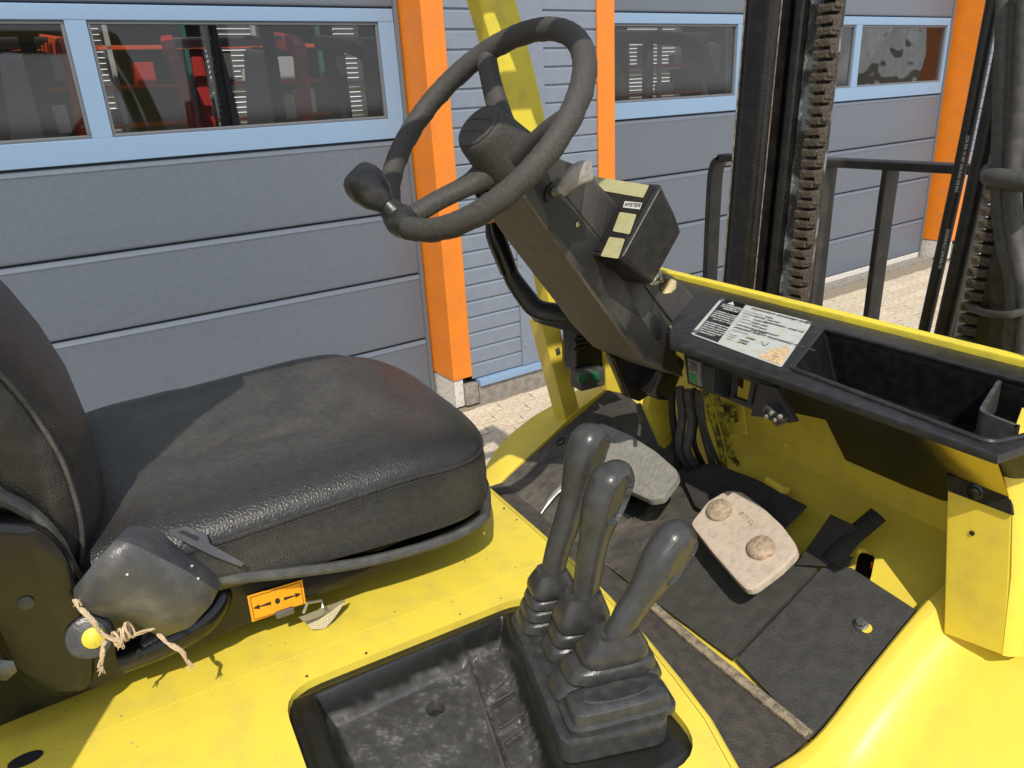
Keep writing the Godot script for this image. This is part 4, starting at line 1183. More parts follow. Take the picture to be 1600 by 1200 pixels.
	slab(mb, dot, 0.0003, 0, Vector3(0, 0, 1))
	for k in [[0.04, 0.06, 0.96, 0.075], [0.04, 0.925, 0.96, 0.94], [0.04, 0.075, 0.047, 0.925], [0.953, 0.075, 0.96, 0.925]]:
		slab(mb, [so + sx * k[0] + sy * k[1], so + sx * k[2] + sy * k[1], so + sx * k[2] + sy * k[3], so + sx * k[0] + sy * k[3]], 0.0003, 0, Vector3(0, 0, 1))
	part(mb, "double_arrow", M.black, stk)
	# slide adjuster latch
	mb = MB.new()
	slab(mb, [Vector3(0.1074, 1.0122, -0.78), Vector3(0.1693, 1, -0.7995), Vector3(0.1638, 1, -0.7924), Vector3(0.1298, 1, -0.7822), Vector3(0.1106, 1.0022, -0.78)], 0.003, 0.001, YV)
	var lt := part(mb, "slide_latch", M.dull_metal)
	mb = MB.new()
	slab(mb, [Vector3(0.1111, 0.999, -0.7873), Vector3(0.1659, 1, -0.794), Vector3(0.1457, 0.99, -0.7809), Vector3(0.1324, 0.984, -0.777), Vector3(0.1184, 0.984, -0.7847)], 0.002, 0.0006, Vector3(0, 0.2, 1))
	part(mb, "latch_tongue", M.dull_metal, lt)
	mb = MB.new()
	tube(mb, [Vector3(0.1113, 1.0139, -0.782), Vector3(0.1184, 1.024, -0.785), Vector3(0.1352, 1.0206, -0.785), Vector3(0.1347, 1.014, -0.778)], 0.0022, 6)
	part(mb, "latch_spring", M.steel, lt)
	mb = MB.new()
	box(mb, Vector3(0.0909, 1.0216, -0.785), Vector3(0.022, 0.009, 0.006), 0.002)
	part(mb, "latch_stop", M.zinc, lt)
	# backrest
	mb = MB.new()
	rings = []
	for q in [[1.085, -0.13, 0.205], [1.10, -0.105, 0.222], [1.13, -0.082, 0.232], [1.19, -0.063, 0.238], [1.25, -0.060, 0.24], [1.29, -0.064, 0.24], [1.34, -0.077, 0.24], [1.39, -0.097, 0.24], [1.45, -0.128, 0.238], [1.52, -0.168, 0.232], [1.58, -0.21, 0.222], [1.61, -0.25, 0.20]]:
		var r := []
		for i in 48:
			var t := TAU * (i + 0.5) / 48
			var cs := cos(t); var sn := sin(t)
			var z: float = signf(sn) * pow(absf(sn), 2.0 / 4.0) * q[2]; var x: float = signf(cs) * pow(absf(cs), 2.0 / 4.0) * 0.075
			if x > 0: x += 0.010 * (1 - pow(absf(z) / q[2], 2.0)) - 0.006
			r.append(Vector3(q[1] - 0.068 + x - 0.042 * clampf((0.20 - z) / 0.42, 0.0, 1.0), q[0], -1.022 + z))
		rings.append(r)
	loft(mb, rings, true, true)
	var bk := part(mb, "backrest", M.vinyl, null, 60)
	mb = MB.new()
	var bs := []
	for r in rings.slice(1, 11): bs.append(r[8] + Vector3(0.0006, 0, 0.0012))
	tube(mb, curve(bs, 6), 0.0026, 7)
	part(mb, "welt_seam", M.hose, bk)
	mb = MB.new()
	tube(mb, curve([Vector3(-0.1477, 1.2802, -0.775), Vector3(-0.1378, 1.2601, -0.775), Vector3(-0.1198, 1.2383, -0.772), Vector3(-0.1068, 1.2036, -0.772), Vector3(-0.1026, 1.1675, -0.775), Vector3(-0.1025, 1.1438, -0.79)], 6), 0.0075, 9)
	part(mb, "piping", M.hose, bk)
	# hip plate at the rear corner of the seat
	mb = MB.new()
	slab(mb, round_poly([Vector3(-0.1671, 1.2548, -0.755), Vector3(-0.1121, 1.2302, -0.755), Vector3(-0.0971, 1.1903, -0.755), Vector3(-0.0986, 1.1366, -0.755), Vector3(-0.0974, 1.0865, -0.758), Vector3(-0.114, 1.0245, -0.76), Vector3(-0.1562, 1.0337, -0.76), Vector3(-0.1749, 1.0737, -0.758), Vector3(-0.1814, 1.1643, -0.755)], 0.022, 4), 0.03, 0.009, Vector3(0, 0, 1))
	var hp := part(mb, "hip_plate", M.gloss_black)
	mb = MB.new(); lathe(mb, Vector3(-0.1427, 1.1538, -0.755), Vector3(0, 0.1, 1), [Vector2(0.007, 0), Vector2(0.007, 0.0015), Vector2(0.004, 0.0025)], 12)
	part(mb, "screw", M.hose, hp)
	mb = MB.new(); lathe(mb, Vector3(-0.1785, 1.0874, -0.76), Vector3(0, 0.1, 1), [Vector2(0.012, 0), Vector2(0.012, 0.003), Vector2(0.006, 0.006)], 6)
	part(mb, "nut", M.zinc, hp)
	# rail below it
	# belt cover, a bent plastic shell
	var B: Array = [[Vector3(-0.0445, 1.1815, -0.7988), Vector3(-0.0344, 1.1831, -0.79), Vector3(-0.0252, 1.1793, -0.7874), Vector3(-0.0172, 1.1717, -0.7869), Vector3(-0.0098, 1.1626, -0.7868), Vector3(-0.0023, 1.1532, -0.7868), Vector3(0.0053, 1.1437, -0.7868), Vector3(0.0127, 1.1336, -0.7869), Vector3(0.0199, 1.1227, -0.7874), Vector3(0.0273, 1.1103, -0.79), Vector3(0.0352, 1.0939, -0.7988)], [Vector3(-0.0479, 1.1892, -0.7764), Vector3(-0.0385, 1.1898, -0.7675), Vector3(-0.0297, 1.1854, -0.7649), Vector3(-0.0217, 1.1776, -0.7644), Vector3(-0.0143, 1.1684, -0.7644), Vector3(-0.0066, 1.1591, -0.7644), Vector3(0.0012, 1.1497, -0.7644), Vector3(0.0088, 1.1397, -0.7644), Vector3(0.0162, 1.1286, -0.7649), Vector3(0.0237, 1.1161, -0.7675), Vector3(0.0317, 1.0994, -0.7764)], [Vector3(-0.0514, 1.1946, -0.7587), Vector3(-0.0426, 1.1943, -0.7499), Vector3(-0.0341, 1.1894, -0.7473), Vector3(-0.0261, 1.1812, -0.7468), Vector3(-0.0185, 1.1719, -0.7467), Vector3(-0.0106, 1.1626, -0.7467), Vector3(-0.0026, 1.1532, -0.7467), Vector3(0.0052, 1.1433, -0.7468), Vector3(0.0127, 1.132, -0.7473), Vector3(0.0204, 1.1193, -0.7499), Vector3(0.0285, 1.1024, -0.7587)], [Vector3(-0.0548, 1.1991, -0.7432), Vector3(-0.0467, 1.198, -0.7344), Vector3(-0.0386, 1.1926, -0.7318), Vector3(-0.0308, 1.1843, -0.7313), Vector3(-0.0233, 1.175, -0.7312), Vector3(-0.0154, 1.1659, -0.7312), Vector3(-0.0073, 1.1567, -0.7312), Vector3(0.0006, 1.1469, -0.7313), Vector3(0.008, 1.1356, -0.7318), Vector3(0.0156, 1.1229, -0.7344), Vector3(0.0237, 1.1058, -0.7432)], [Vector3(-0.059, 1.1974, -0.7401), Vector3(-0.0515, 1.1955, -0.7312), Vector3(-0.0437, 1.1895, -0.7286), Vector3(-0.0359, 1.1809, -0.7281), Vector3(-0.0283, 1.1716, -0.7281), Vector3(-0.0203, 1.1625, -0.7281), Vector3(-0.0121, 1.1532, -0.7281), Vector3(-0.004, 1.1434, -0.7281), Vector3(0.0035, 1.132, -0.7286), Vector3(0.0112, 1.119, -0.7312), Vector3(0.0192, 1.1017, -0.7401)], [Vector3(-0.0633, 1.1949, -0.7384), Vector3(-0.0563, 1.1922, -0.7295), Vector3(-0.0488, 1.1857, -0.7269), Vector3(-0.0411, 1.1767, -0.7264), Vector3(-0.0333, 1.1673, -0.7264), Vector3(-0.0252, 1.1582, -0.7264), Vector3(-0.0168, 1.1489, -0.7264), Vector3(-0.0086, 1.1391, -0.7264), Vector3(-0.001, 1.1274, -0.7269), Vector3(0.0068, 1.1142, -0.7295), Vector3(0.0149, 1.0966, -0.7384)], [Vector3(-0.0676, 1.1921, -0.7374), Vector3(-0.0612, 1.1887, -0.7285), Vector3(-0.0541, 1.1818, -0.7259), Vector3(-0.0465, 1.1726, -0.7254), Vector3(-0.0388, 1.1632, -0.7254), Vector3(-0.0305, 1.1542, -0.7254), Vector3(-0.0221, 1.1451, -0.7254), Vector3(-0.0138, 1.1354, -0.7254), Vector3(-0.0063, 1.1237, -0.7259), Vector3(0.0015, 1.1105, -0.7285), Vector3(0.0095, 1.0927, -0.7374)], [Vector3(-0.0719, 1.189, -0.737), Vector3(-0.0662, 1.1849, -0.7281), Vector3(-0.0595, 1.1775, -0.7256), Vector3(-0.052, 1.1683, -0.725), Vector3(-0.0442, 1.1588, -0.725), Vector3(-0.036, 1.15, -0.725), Vector3(-0.0275, 1.141, -0.725), Vector3(-0.0192, 1.1315, -0.725), Vector3(-0.0116, 1.1198, -0.7256), Vector3(-0.004, 1.1065, -0.7281), Vector3(0.004, 1.0888, -0.737)], [Vector3(-0.0761, 1.185, -0.7374), Vector3(-0.0711, 1.1803, -0.7285), Vector3(-0.0647, 1.1725, -0.7259), Vector3(-0.0573, 1.1632, -0.7254), Vector3(-0.0496, 1.1538, -0.7254), Vector3(-0.0413, 1.1452, -0.7254), Vector3(-0.0329, 1.1364, -0.7254), Vector3(-0.0245, 1.1271, -0.7254), Vector3(-0.017, 1.1154, -0.7259), Vector3(-0.0093, 1.1021, -0.7285), Vector3(-0.0015, 1.0843, -0.7374)], [Vector3(-0.0803, 1.1807, -0.7384), Vector3(-0.076, 1.1753, -0.7295), Vector3(-0.07, 1.1672, -0.7269), Vector3(-0.0627, 1.1577, -0.7264), Vector3(-0.0551, 1.1484, -0.7264), Vector3(-0.0467, 1.1399, -0.7264), Vector3(-0.0382, 1.1313, -0.7264), Vector3(-0.0297, 1.1222, -0.7264), Vector3(-0.0223, 1.1106, -0.7269), Vector3(-0.0147, 1.0973, -0.7295), Vector3(-0.007, 1.0794, -0.7384)], [Vector3(-0.0847, 1.176, -0.7401), Vector3(-0.081, 1.1702, -0.7312), Vector3(-0.0754, 1.1617, -0.7286), Vector3(-0.0683, 1.1523, -0.7281), Vector3(-0.0607, 1.1432, -0.7281), Vector3(-0.0524, 1.1351, -0.7281), Vector3(-0.0438, 1.1269, -0.7281), Vector3(-0.0354, 1.1181, -0.7281), Vector3(-0.028, 1.1066, -0.7286), Vector3(-0.0206, 1.0935, -0.7312), Vector3(-0.013, 1.0758, -0.7401)], [Vector3(-0.0891, 1.171, -0.7423), Vector3(-0.0862, 1.1648, -0.7334), Vector3(-0.081, 1.1564, -0.7308), Vector3(-0.0741, 1.1471, -0.7303), Vector3(-0.0666, 1.1385, -0.7303), Vector3(-0.0583, 1.1309, -0.7303), Vector3(-0.0498, 1.1232, -0.7303), Vector3(-0.0414, 1.1151, -0.7303), Vector3(-0.0342, 1.104, -0.7308), Vector3(-0.0269, 1.0913, -0.7334), Vector3(-0.0196, 1.0741, -0.7423)], [Vector3(-0.0936, 1.1657, -0.7449), Vector3(-0.0914, 1.1592, -0.7361), Vector3(-0.0867, 1.1507, -0.7335), Vector3(-0.08, 1.1417, -0.733), Vector3(-0.0726, 1.1335, -0.7329), Vector3(-0.0643, 1.1264, -0.7329), Vector3(-0.0558, 1.1193, -0.7329), Vector3(-0.0474, 1.1117, -0.733), Vector3(-0.0403, 1.1011, -0.7335), Vector3(-0.0332, 1.0888, -0.7361), Vector3(-0.0261, 1.072, -0.7449)], [Vector3(-0.0985, 1.1587, -0.7506), Vector3(-0.097, 1.1519, -0.7418), Vector3(-0.0928, 1.1433, -0.7392), Vector3(-0.0862, 1.1344, -0.7387), Vector3(-0.0789, 1.1266, -0.7386), Vector3(-0.0705, 1.1201, -0.7386), Vector3(-0.0621, 1.1135, -0.7386), Vector3(-0.0537, 1.1065, -0.7387), Vector3(-0.0467, 1.0962, -0.7392), Vector3(-0.0397, 1.0843, -0.7418), Vector3(-0.0328, 1.0678, -0.7506)], [Vector3(-0.1041, 1.149, -0.761), Vector3(-0.1034, 1.1418, -0.7521), Vector3(-0.0995, 1.133, -0.7496), Vector3(-0.0931, 1.1242, -0.749), Vector3(-0.0858, 1.1167, -0.749), Vector3(-0.0774, 1.1108, -0.749), Vector3(-0.0689, 1.1047, -0.749), Vector3(-0.0604, 1.0982, -0.749), Vector3(-0.0535, 1.0882, -0.7496), Vector3(-0.0466, 1.0766, -0.7521), Vector3(-0.0398, 1.0605, -0.761)]]
	mb = MB.new()
	grid(mb, B, false, false, true)
	var back := []
	for row in B:
		var r := []
		for q in row: r.append(q + Vector3(0, -0.002, -0.005))
		back.append(r)
	grid(mb, back)
	for i in B.size() - 1:
		mb.quad(B[i][0], B[i + 1][0], back[i + 1][0], back[i][0]); mb.quad(B[i][-1], B[i + 1][-1], back[i + 1][-1], back[i][-1])
	for i in B[0].size() - 1:
		mb.quad(B[0][i], B[0][i + 1], back[0][i + 1], back[0][i]); mb.quad(B[-1][i], B[-1][i + 1], back[-1][i + 1], back[-1][i])
	var bc := part(mb, "belt_retractor_cover", M.belt_cover, null, 45)
	mb = MB.new()
	var hc: Vector3 = B[2][1].lerp(B[2][2], 0.2)
	var hn := ((B[3][1] - B[1][1]) as Vector3).cross(B[2][2] - B[2][0]).normalized()
	if hn.z < 0: hn = -hn
	lathe(mb, hc + hn * 0.0012, hn, [Vector2(0.0055, 0), Vector2(0.0055, 0.0004)], 14)
	part(mb, "hole", M.black, bc)
	mb = MB.new()
	for k in [[2, 7], [3, 8], [7, 3]]:
		var q: Vector3 = B[k[0]][k[1]]
		lathe(mb, q + Vector3(0, 0.0006, 0.0012), Vector3(0, 0.4, 1), [Vector2(0.0014, 0), Vector2(0.0008, 0.0005)], 6)
	part(mb, "paint_fleck", M.white_print, bc).set_meta("kind", "stuff")
	# metal belt tongue on its upper edge
	mb = MB.new()
	slab(mb, [Vector3(-0.0086, 1.181, -0.768), Vector3(0.0088, 1.1774, -0.772), Vector3(0.0265, 1.1635, -0.77), Vector3(0.0275, 1.1521, -0.765), Vector3(0.0575, 1.1236, -0.752), Vector3(0.0529, 1.1204, -0.752), Vector3(0.0259, 1.1421, -0.758), Vector3(-0.0013, 1.169, -0.765)], 0.003, 0.0008, Vector3(0.1, 1, 0.6))
	var tg := part(mb, "belt_tongue", M.belt_cover)
	mb = MB.new()
	slab(mb, [Vector3(0.0009, 1.176, -0.7665), Vector3(0.0065, 1.1751, -0.7675), Vector3(0.0192, 1.1634, -0.7645), Vector3(0.0154, 1.1613, -0.7635)], 0.0012, 0, Vector3(0.1, 1, 0.6))
	part(mb, "slot", M.black, tg)
	# anchor washer and bolt
	mb = MB.new()
	lathe(mb, Vector3(-0.1004, 1.0969, -0.752), Vector3(-0.1, 0.35, 1), [Vector2(0.021, -0.008), Vector2(0.023, 0.0), Vector2(0.021, 0.006), Vector2(0.014, 0.009)], 22)
	var an := part(mb, "belt_anchor", M.belt_cover)
	mb = MB.new()
	lathe(mb, Vector3(-0.0965, 1.0993, -0.745), Vector3(-0.1, 0.35, 1), [Vector2(0.011, -0.002), Vector2(0.0105, 0.005), Vector2(0.005, 0.008)], 16)
	part(mb, "anchor_cap", M.yellow_old, an)

func build_twine() -> void:
	var at := Vector3(-0.0673, 1.093, -0.735)
	var t := thing("twine", "frayed beige twine knotted round the belt anchor below the grey belt cover", "twine", at)
	var rng := RandomNumberGenerator.new(); rng.seed = 5
	var mb := MB.new()
	for s in 5:
		for path in [[Vector3(-0.1029, 1.1445, -0.748), Vector3(-0.0984, 1.1376, -0.738), Vector3(-0.0913, 1.1253, -0.73), Vector3(-0.0861, 1.1089, -0.728), Vector3(-0.0768, 1.0998, -0.726), Vector3(-0.0591, 1.101, -0.724), Vector3(-0.0433, 1.0959, -0.728)], [Vector3(-0.0401, 1.088, -0.728), Vector3(-0.0311, 1.0751, -0.722), Vector3(-0.0232, 1.0629, -0.72), Vector3(-0.0192, 1.0444, -0.722)], [Vector3(-0.0866, 1.1019, -0.726), Vector3(-0.0915, 1.0907, -0.724), Vector3(-0.0968, 1.0773, -0.724)]]:
			var c := curve(path, 6)
			for i in c.size():
				var w := i * 0.9 + TAU * s / 5
				c[i] = c[i] - at + Vector3(0.0017 * cos(w * 0.6), 0.0019 * sin(w * 0.6), 0.001 * sin(w)) 
			tube(mb, c, 0.0009 + 0.0002 * (s % 2), 5)
	put(to_mesh(mb), "strand", M.twine, t)
	mb = MB.new()
	for k in 5:
		var c := Vector3(-0.0707, 1.1015, -0.724) - at + Vector3(0.0034 * k - 0.006, 0.0015 * k, 0)
		var lp := []
		for i in 10: lp.append(c + Vector3(0.003 * sin(TAU * i / 10 + k), 0.009 * cos(TAU * i / 10), 0.005 * sin(TAU * i / 10)))
		tube(mb, lp, 0.0014, 6, true)
	put(to_mesh(mb), "knot", M.twine, t)
	mb = MB.new()
	for q in [Vector3(-0.0192, 1.0444, -0.722), Vector3(-0.0968, 1.0773, -0.724), Vector3(-0.0754, 1.0988, -0.722), Vector3(-0.101, 1.1456, -0.745)]:
		for k in 12:
			var d := Vector3(rng.randf_range(-0.6, 0.6), rng.randf_range(-1.2, -0.1), rng.randf_range(-0.3, 0.5)) * 0.008
			tube(mb, [q - at, q - at + d * 0.5 + Vector3(0.001, 0, 0), q - at + d], [0.0006, 0.0005, 0.0003], 4)
	put(to_mesh(mb), "fray", M.twine, t).set_meta("kind", "stuff")

# column axes: d runs down the column, e across it to the right, g up and forward
var CO := Vector3(0.478, 1.548, -0.95)
var cd := Vector3(0.7133, -0.6871, -0.1384)
var ce := Vector3(0.1905, 0, 0.9817)
var cg := Vector3(0.6745, 0.7266, -0.1309)
func cp(d: float, g: float, e: float) -> Vector3:
	return CO + cd * d + cg * g + ce * e

func build_wheel() -> void:
	var R := 0.1670
	var n := -cd
	var path := []; var ra := []
	for k in 180:
		var t := TAU * k / 180
		path.append(CO + ce * (R * cos(t)) + cg * (R * sin(t)))
	var mb := MB.new()
	# rim: round tube, finger bumps on its underside
	var rings := []
	for k in 180:
		var t := TAU * k / 180
		var o := ce * cos(t) + cg * sin(t)
		var r := []
		for j in 16:
			var w := TAU * j / 16
			var under := maxf(0.0, -sin(w) * 0.8 + 0.2 * cos(w))
			var rad := 0.0152 + 0.0020 * under * (0.5 + 0.5 * sin(t * 26.0)) + 0.0003 * sin(t * 61.0 + j)
			r.append(path[k] + o * (cos(w) * rad) + n * (sin(w) * rad))
		rings.append(r)
	grid(mb, rings, true, true, true)
	var rim := part(mb, "steering_wheel", M.wheel_rubber, null, 60)
	# hub: a wide skirt below, narrow round cap on top
	mb = MB.new()
	lathe(mb, CO - n * 0.0, n, [Vector2(0.030, -0.100), Vector2(0.036, -0.090), Vector2(0.046, -0.078), Vector2(0.048, -0.062), Vector2(0.045, -0.045), Vector2(0.042, -0.025), Vector2(0.0395, -0.008), Vector2(0.037, -0.001), Vector2(0.034, 0.001)], 32, true)
	part(mb, "hub", M.wheel_rubber, rim)
	mb = MB.new()
	lathe(mb, CO, n, [Vector2(0.0345, -0.001), Vector2(0.034, 0.0035), Vector2(0.0315, 0.005), Vector2(0.028, 0.0042), Vector2(0.0, 0.0035)], 32)
	var cap := part(mb, "hub_cap", M.wheel_rubber, rim)
	mb = MB.new()
	for k in [-0.011, 0.009]:
		var l := []
		for i in 8: l.append(CO + n * 0.0046 + ce * (-0.026 + 0.052 * i / 7.0) + cg * (k + 0.003 * sin(i * 0.5)))
		tube(mb, l, 0.0009, 5)
	part(mb, "embossed_line", M.hose, cap)
	for a in [deg_to_rad(-106.0), deg_to_rad(125.0), deg_to_rad(4.0)]:
		var o := ce * cos(a) + cg * sin(a)
		mb = MB.new()
		tube(mb, curve([CO + o * 0.035 - n * 0.055, CO + o * 0.065 - n * 0.044, CO + o * 0.115 - n * 0.020, CO + o * (R - 0.004) - n * 0.002], 6), fcurve([0.025, 0.0185, 0.0155, 0.0155], 6), 14, false, n, fcurve([0.020, 0.0135, 0.0125, 0.0135], 6), 2.4)
		part(mb, "spoke", M.wheel_rubber, rim)
	# spinner knob with its clamp
	var kb := Vector3(0.3624, 1.4335, -0.9774)
	var kt := Vector3(0.3273, 1.4811, -0.9969)
	var kx := (kt - kb).normalized()
	mb = MB.new()
	var ko := (kb - CO).normalized()
	tube(mb, curve([kb + cd.cross(ko) * 0.030 - n * 0.003, kb + cd.cross(ko) * 0.015, kb, kb - cd.cross(ko) * 0.015, kb - cd.cross(ko) * 0.03 - n * 0.003], 4), fcurve([0.0165, 0.021, 0.023, 0.021, 0.0165], 4), 16)
	tube(mb, [kb, kb + kx * 0.020, kb + kx * 0.030], [0.021, 0.0165, 0.0135], 16)
	var clamp_ := part(mb, "knob_clamp", M.black_plastic, rim, 60)
	mb = MB.new()
	var hl := kb.distance_to(kt)
	lathe(mb, kb, kx, [Vector2(0.0135, 0.026), Vector2(0.0125, 0.036), Vector2(0.0145, hl - 0.032), Vector2(0.0235, hl - 0.018), Vector2(0.0285, hl), Vector2(0.0275, hl + 0.014), Vector2(0.0225, hl + 0.024), Vector2(0.015, hl + 0.0285), Vector2(0.011, hl + 0.0280), Vector2(0.0095, hl + 0.022), Vector2(0.0, hl + 0.018)], 28)
	part(mb, "spinner_knob", M.lever_grip, rim, 55)

func build_column() -> void:
	var mb := MB.new()
	# housing: side outline in the plane of the column, extruded across it, rounded underside
	var top := [Vector2(0.060, 0.010), Vector2(0.083, 0.022), Vector2(0.142, 0.048), Vector2(0.237, 0.054), Vector2(0.36, 0.010), Vector2(0.45, -0.012), Vector2(0.505, -0.022), Vector2(0.56, -0.05)]
	var bot := [Vector2(0.060, -0.040), Vector2(0.087, -0.051), Vector2(0.188, -0.068), Vector2(0.307, -0.083), Vector2(0.395, -0.095), Vector2(0.470, -0.100), Vector2(0.545, -0.084), Vector2(0.60, -0.066)]
	var rings := []
	for i in 57:
		var f := i / 56.0 * 7.0
		var k := mini(int(f), 6); var w := f - k
		var a: Vector2 = top[k].lerp(top[k + 1], w); var b: Vector2 = bot[k].lerp(bot[k + 1], w)
		var hw := 0.056 + 0.006 * sin(i / 56.0 * PI)
		if i < 3: hw -= 0.004 * (3 - i)
		var r := []
		var u := [Vector2(hw - 0.006, 0.0), Vector2(hw - 0.001, 0.012), Vector2(hw, 0.05), Vector2(hw + 0.001, 0.5), Vector2(hw, 0.90), Vector2(hw - 0.001, 0.965), Vector2(hw - 0.005, 0.995), Vector2(hw - 0.012, 1.005), Vector2(0.0, 1.012)]
		for q in u: r.append(cp(lerpf(a.x, b.x, q.y), lerpf(a.y, b.y, q.y), q.x))
		for j in range(u.size() - 2, -1, -1): r.append(cp(lerpf(a.x, b.x, u[j].y), lerpf(a.y, b.y, u[j].y), -u[j].x - 0.002))
		rings.append(r)
	mb.col = Color(0.05, 0.048, 0.046)
	loft(mb, rings, true, true)
	# dust lies on the underside and below the seams
	var wn := noise(301, 9.0, 4)
	for i in mb.p.size() / 3:
		var a := mb.p[i * 3]; var b := mb.p[i * 3 + 1]; var q := mb.p[i * 3 + 2]
		var nn := (b - a).cross(q - a).normalized()
		var under := smoothstep(0.2, 0.8, absf(nn.dot(cg))) * (1.0 if (a - CO).dot(cg) < -0.03 else 0.0)
		var v := wn.get_noise_2d(a.x + a.y * 0.6, a.y - a.z)
		var col := Color(0.020, 0.020, 0.021).lerp(Color(0.10, 0.097, 0.090), clampf(0.12 + 1.3 * v, 0, 1))
		col = col.lerp(Color(0.165, 0.145, 0.118), under * 0.9)
		for k in 3: mb.c[i * 3 + k] = col
	var colm := part(mb, "column_cover", M.column_plastic, null, 32)
	# seam between the two halves, screws, slot for the switch
	mb = MB.new()
	var s0 := Vector3(0.5766, 1.4604, -0.9075); var s1 := Vector3(0.6582, 1.3736, -0.9213); var s2 := Vector3(0.7499, 1.2913, -0.9386); var s3 := Vector3(0.8292, 1.2065, -0.9545)
	tube(mb, [s0, s0.lerp(s1, 0.5), s1, s2, s2.lerp(s3, 0.5), s3], 0.0014, 6)
	tube(mb, [Vector3(0.5416, 1.483, -0.9038), Vector3(0.5586, 1.4658, -0.9055)], 0.0014, 6)
	part(mb, "seam", M.black, colm)
	mb = MB.new()
	var sl := []
	for k in 20: sl.append(Vector3(0.5642, 1.4594, -0.9015) + cg * (0.020 * sin(TAU * k / 20)) + cd * (0.0105 * cos(TAU * k / 20) * (1.0 + 0.25 * sin(TAU * 2 * k / 20))))
	slab(mb, sl, 0.002, 0.0, Vector3(0, 0, 1))
	part(mb, "switch_slot", M.black, colm)
	for q in [Vector3(0.6082, 1.405, -0.9116), Vector3(0.8244, 1.1972, -0.9535)]:
		mb = MB.new()
		lathe(mb, q, ce, [Vector2(0.0042, -0.001), Vector2(0.0042, 0.0012), Vector2(0.0025, 0.002), Vector2(0.0012, 0.0008)], 12)
		part(mb, "screw", M.brass, colm)
	mb = MB.new()
	tube(mb, curve([Vector3(0.5082, 1.4572, -0.9762), Vector3(0.4954, 1.4561, -0.9839), Vector3(0.49, 1.4672, -0.988)], 4), 0.012, 10)
	part(mb, "stalk_boss", M.gloss_black, colm)
	# turn signal switch
	mb = MB.new()
	tube(mb, curve([Vector3(0.565, 1.4543, -0.9098), Vector3(0.5608, 1.4622, -0.8795), Vector3(0.5603, 1.4728, -0.859)], 5), 0.0055, 10)
	tube(mb, curve([Vector3(0.5495, 1.4612, -0.862), Vector3(0.5597, 1.4766, -0.8518), Vector3(0.5741, 1.4846, -0.8484), Vector3(0.5868, 1.4851, -0.8489)], 5), fcurve([0.008, 0.0125, 0.0150, 0.0145], 5), 14, false, cg, fcurve([0.006, 0.008, 0.0085, 0.008], 5), 3.2)
	part(mb, "turn_signal_lever", M.grey_plastic)
	# instrument box
	mb = MB.new()
	var ins := MB.new()
	var e1 := 0.118; var e0 := -0.085; var g0 := -0.036; var g1 := 0.098; var dd0 := 0.242; var dd1 := 0.345
	var bq := Basis(ce, cg, -cd)
	var c0 := cp((dd0 + 0.325) / 2, (g0 + g1) / 2, (e0 + e1) / 2)
	# tapered body: the lower back edge is drawn in
	rings = []
	for k in [[0.0, 0.004], [0.003, 0.0], [0.06, 0.0], [0.090, 0.002], [0.098, 0.02]]:
		var r := []
		var ia: float = k[1]
		for q in [[e0 + ia, g1 - ia], [e0 + ia, g0 + ia], [e1 - ia, g0 + ia], [e1 - ia, g1 - ia]]:
			var gg: float = q[1] - (0.018 * k[0] / 0.098 if q[1] > 0.02 else -0.012 * k[0] / 0.098)
			r.append(cp(dd0 + k[0], gg, q[0]))
		rings.append(round_poly(r, 0.009, 3))
	loft(mb, rings, true, true)
	var ib := part(mb, "instrument_box", M.black_plastic, null, 40)
	# dark glossy underside panel
	mb = MB.new()
	slab(mb, [cp(dd0 + 0.008, g0 - 0.001, e1 - 0.010), cp(dd0 + 0.088, g0 + 0.010, e1 - 0.010), cp(dd0 + 0.088, g0 + 0.010, 0.066), cp(dd0 + 0.008, g0 - 0.001, 0.066)], 0.003, 0.001, -cg)
	part(mb, "gloss_panel", M.gloss_black, ib)
	mb = MB.new()
	slab(mb, round_poly([cp(dd0 - 0.0022, g1 - 0.006, e0 + 0.006), cp(dd0 - 0.0022, g0 + 0.006, e0 + 0.006), cp(dd0 - 0.0022, g0 + 0.006, e1 - 0.008), cp(dd0 - 0.0022, g1 - 0.006, e1 - 0.008)], 0.006, 3), 0.002, 0.0008, -cd)
	var fc := part(mb, "instrument_face", M.gloss_black, ib)
	for q in [[Vector3(0.7079, 1.46, -1.0518), Vector3(0.7286, 1.4504, -0.8973), Vector3(0.7133, 1.4337, -0.893), Vector3(0.6972, 1.4411, -1.0129)], [Vector3(0.6891, 1.4135, -0.9174), Vector3(0.6945, 1.4123, -0.884), Vector3(0.6726, 1.3873, -0.8725), Vector3(0.6674, 1.3887, -0.9061)], [Vector3(0.6605, 1.3812, -0.9047), Vector3(0.6664, 1.3813, -0.8749), Vector3(0.645, 1.3568, -0.8635), Vector3(0.6383, 1.3566, -0.8971)]]:
		mb = MB.new()
		slab(mb, round_poly(q, 0.0022, 2), 0.001, 0.0003, -cd)
		part(mb, "display_window", M.lcd, fc)
	mb = MB.new()
	slab(mb, round_poly([Vector3(0.7021, 1.4278, -0.9218), Vector3(0.7081, 1.4272, -0.8878), Vector3(0.7008, 1.419, -0.8846), Vector3(0.695, 1.4195, -0.9172)], 0.0012, 2), 0.0008, 0.0002, -cd)
	var nm := part(mb, "name_label", M.white_print, fc)
	lettering("HYSTER", "label_text", M.dark_print, nm, Vector3(0.6981, 1.424, -0.9166), ce, cg, 0.0088)
	# wing with the ignition lock
	mb = MB.new()
	slab(mb, round_poly([Vector3(0.7328, 1.2718, -0.9383), Vector3(0.7794, 1.3033, -0.9474), Vector3(0.8323, 1.2868, -0.9576), Vector3(0.8941, 1.2357, -0.9696), Vector3(0.8253, 1.1952, -0.9563)], 0.006, 2), 0.05, 0.004, ce)
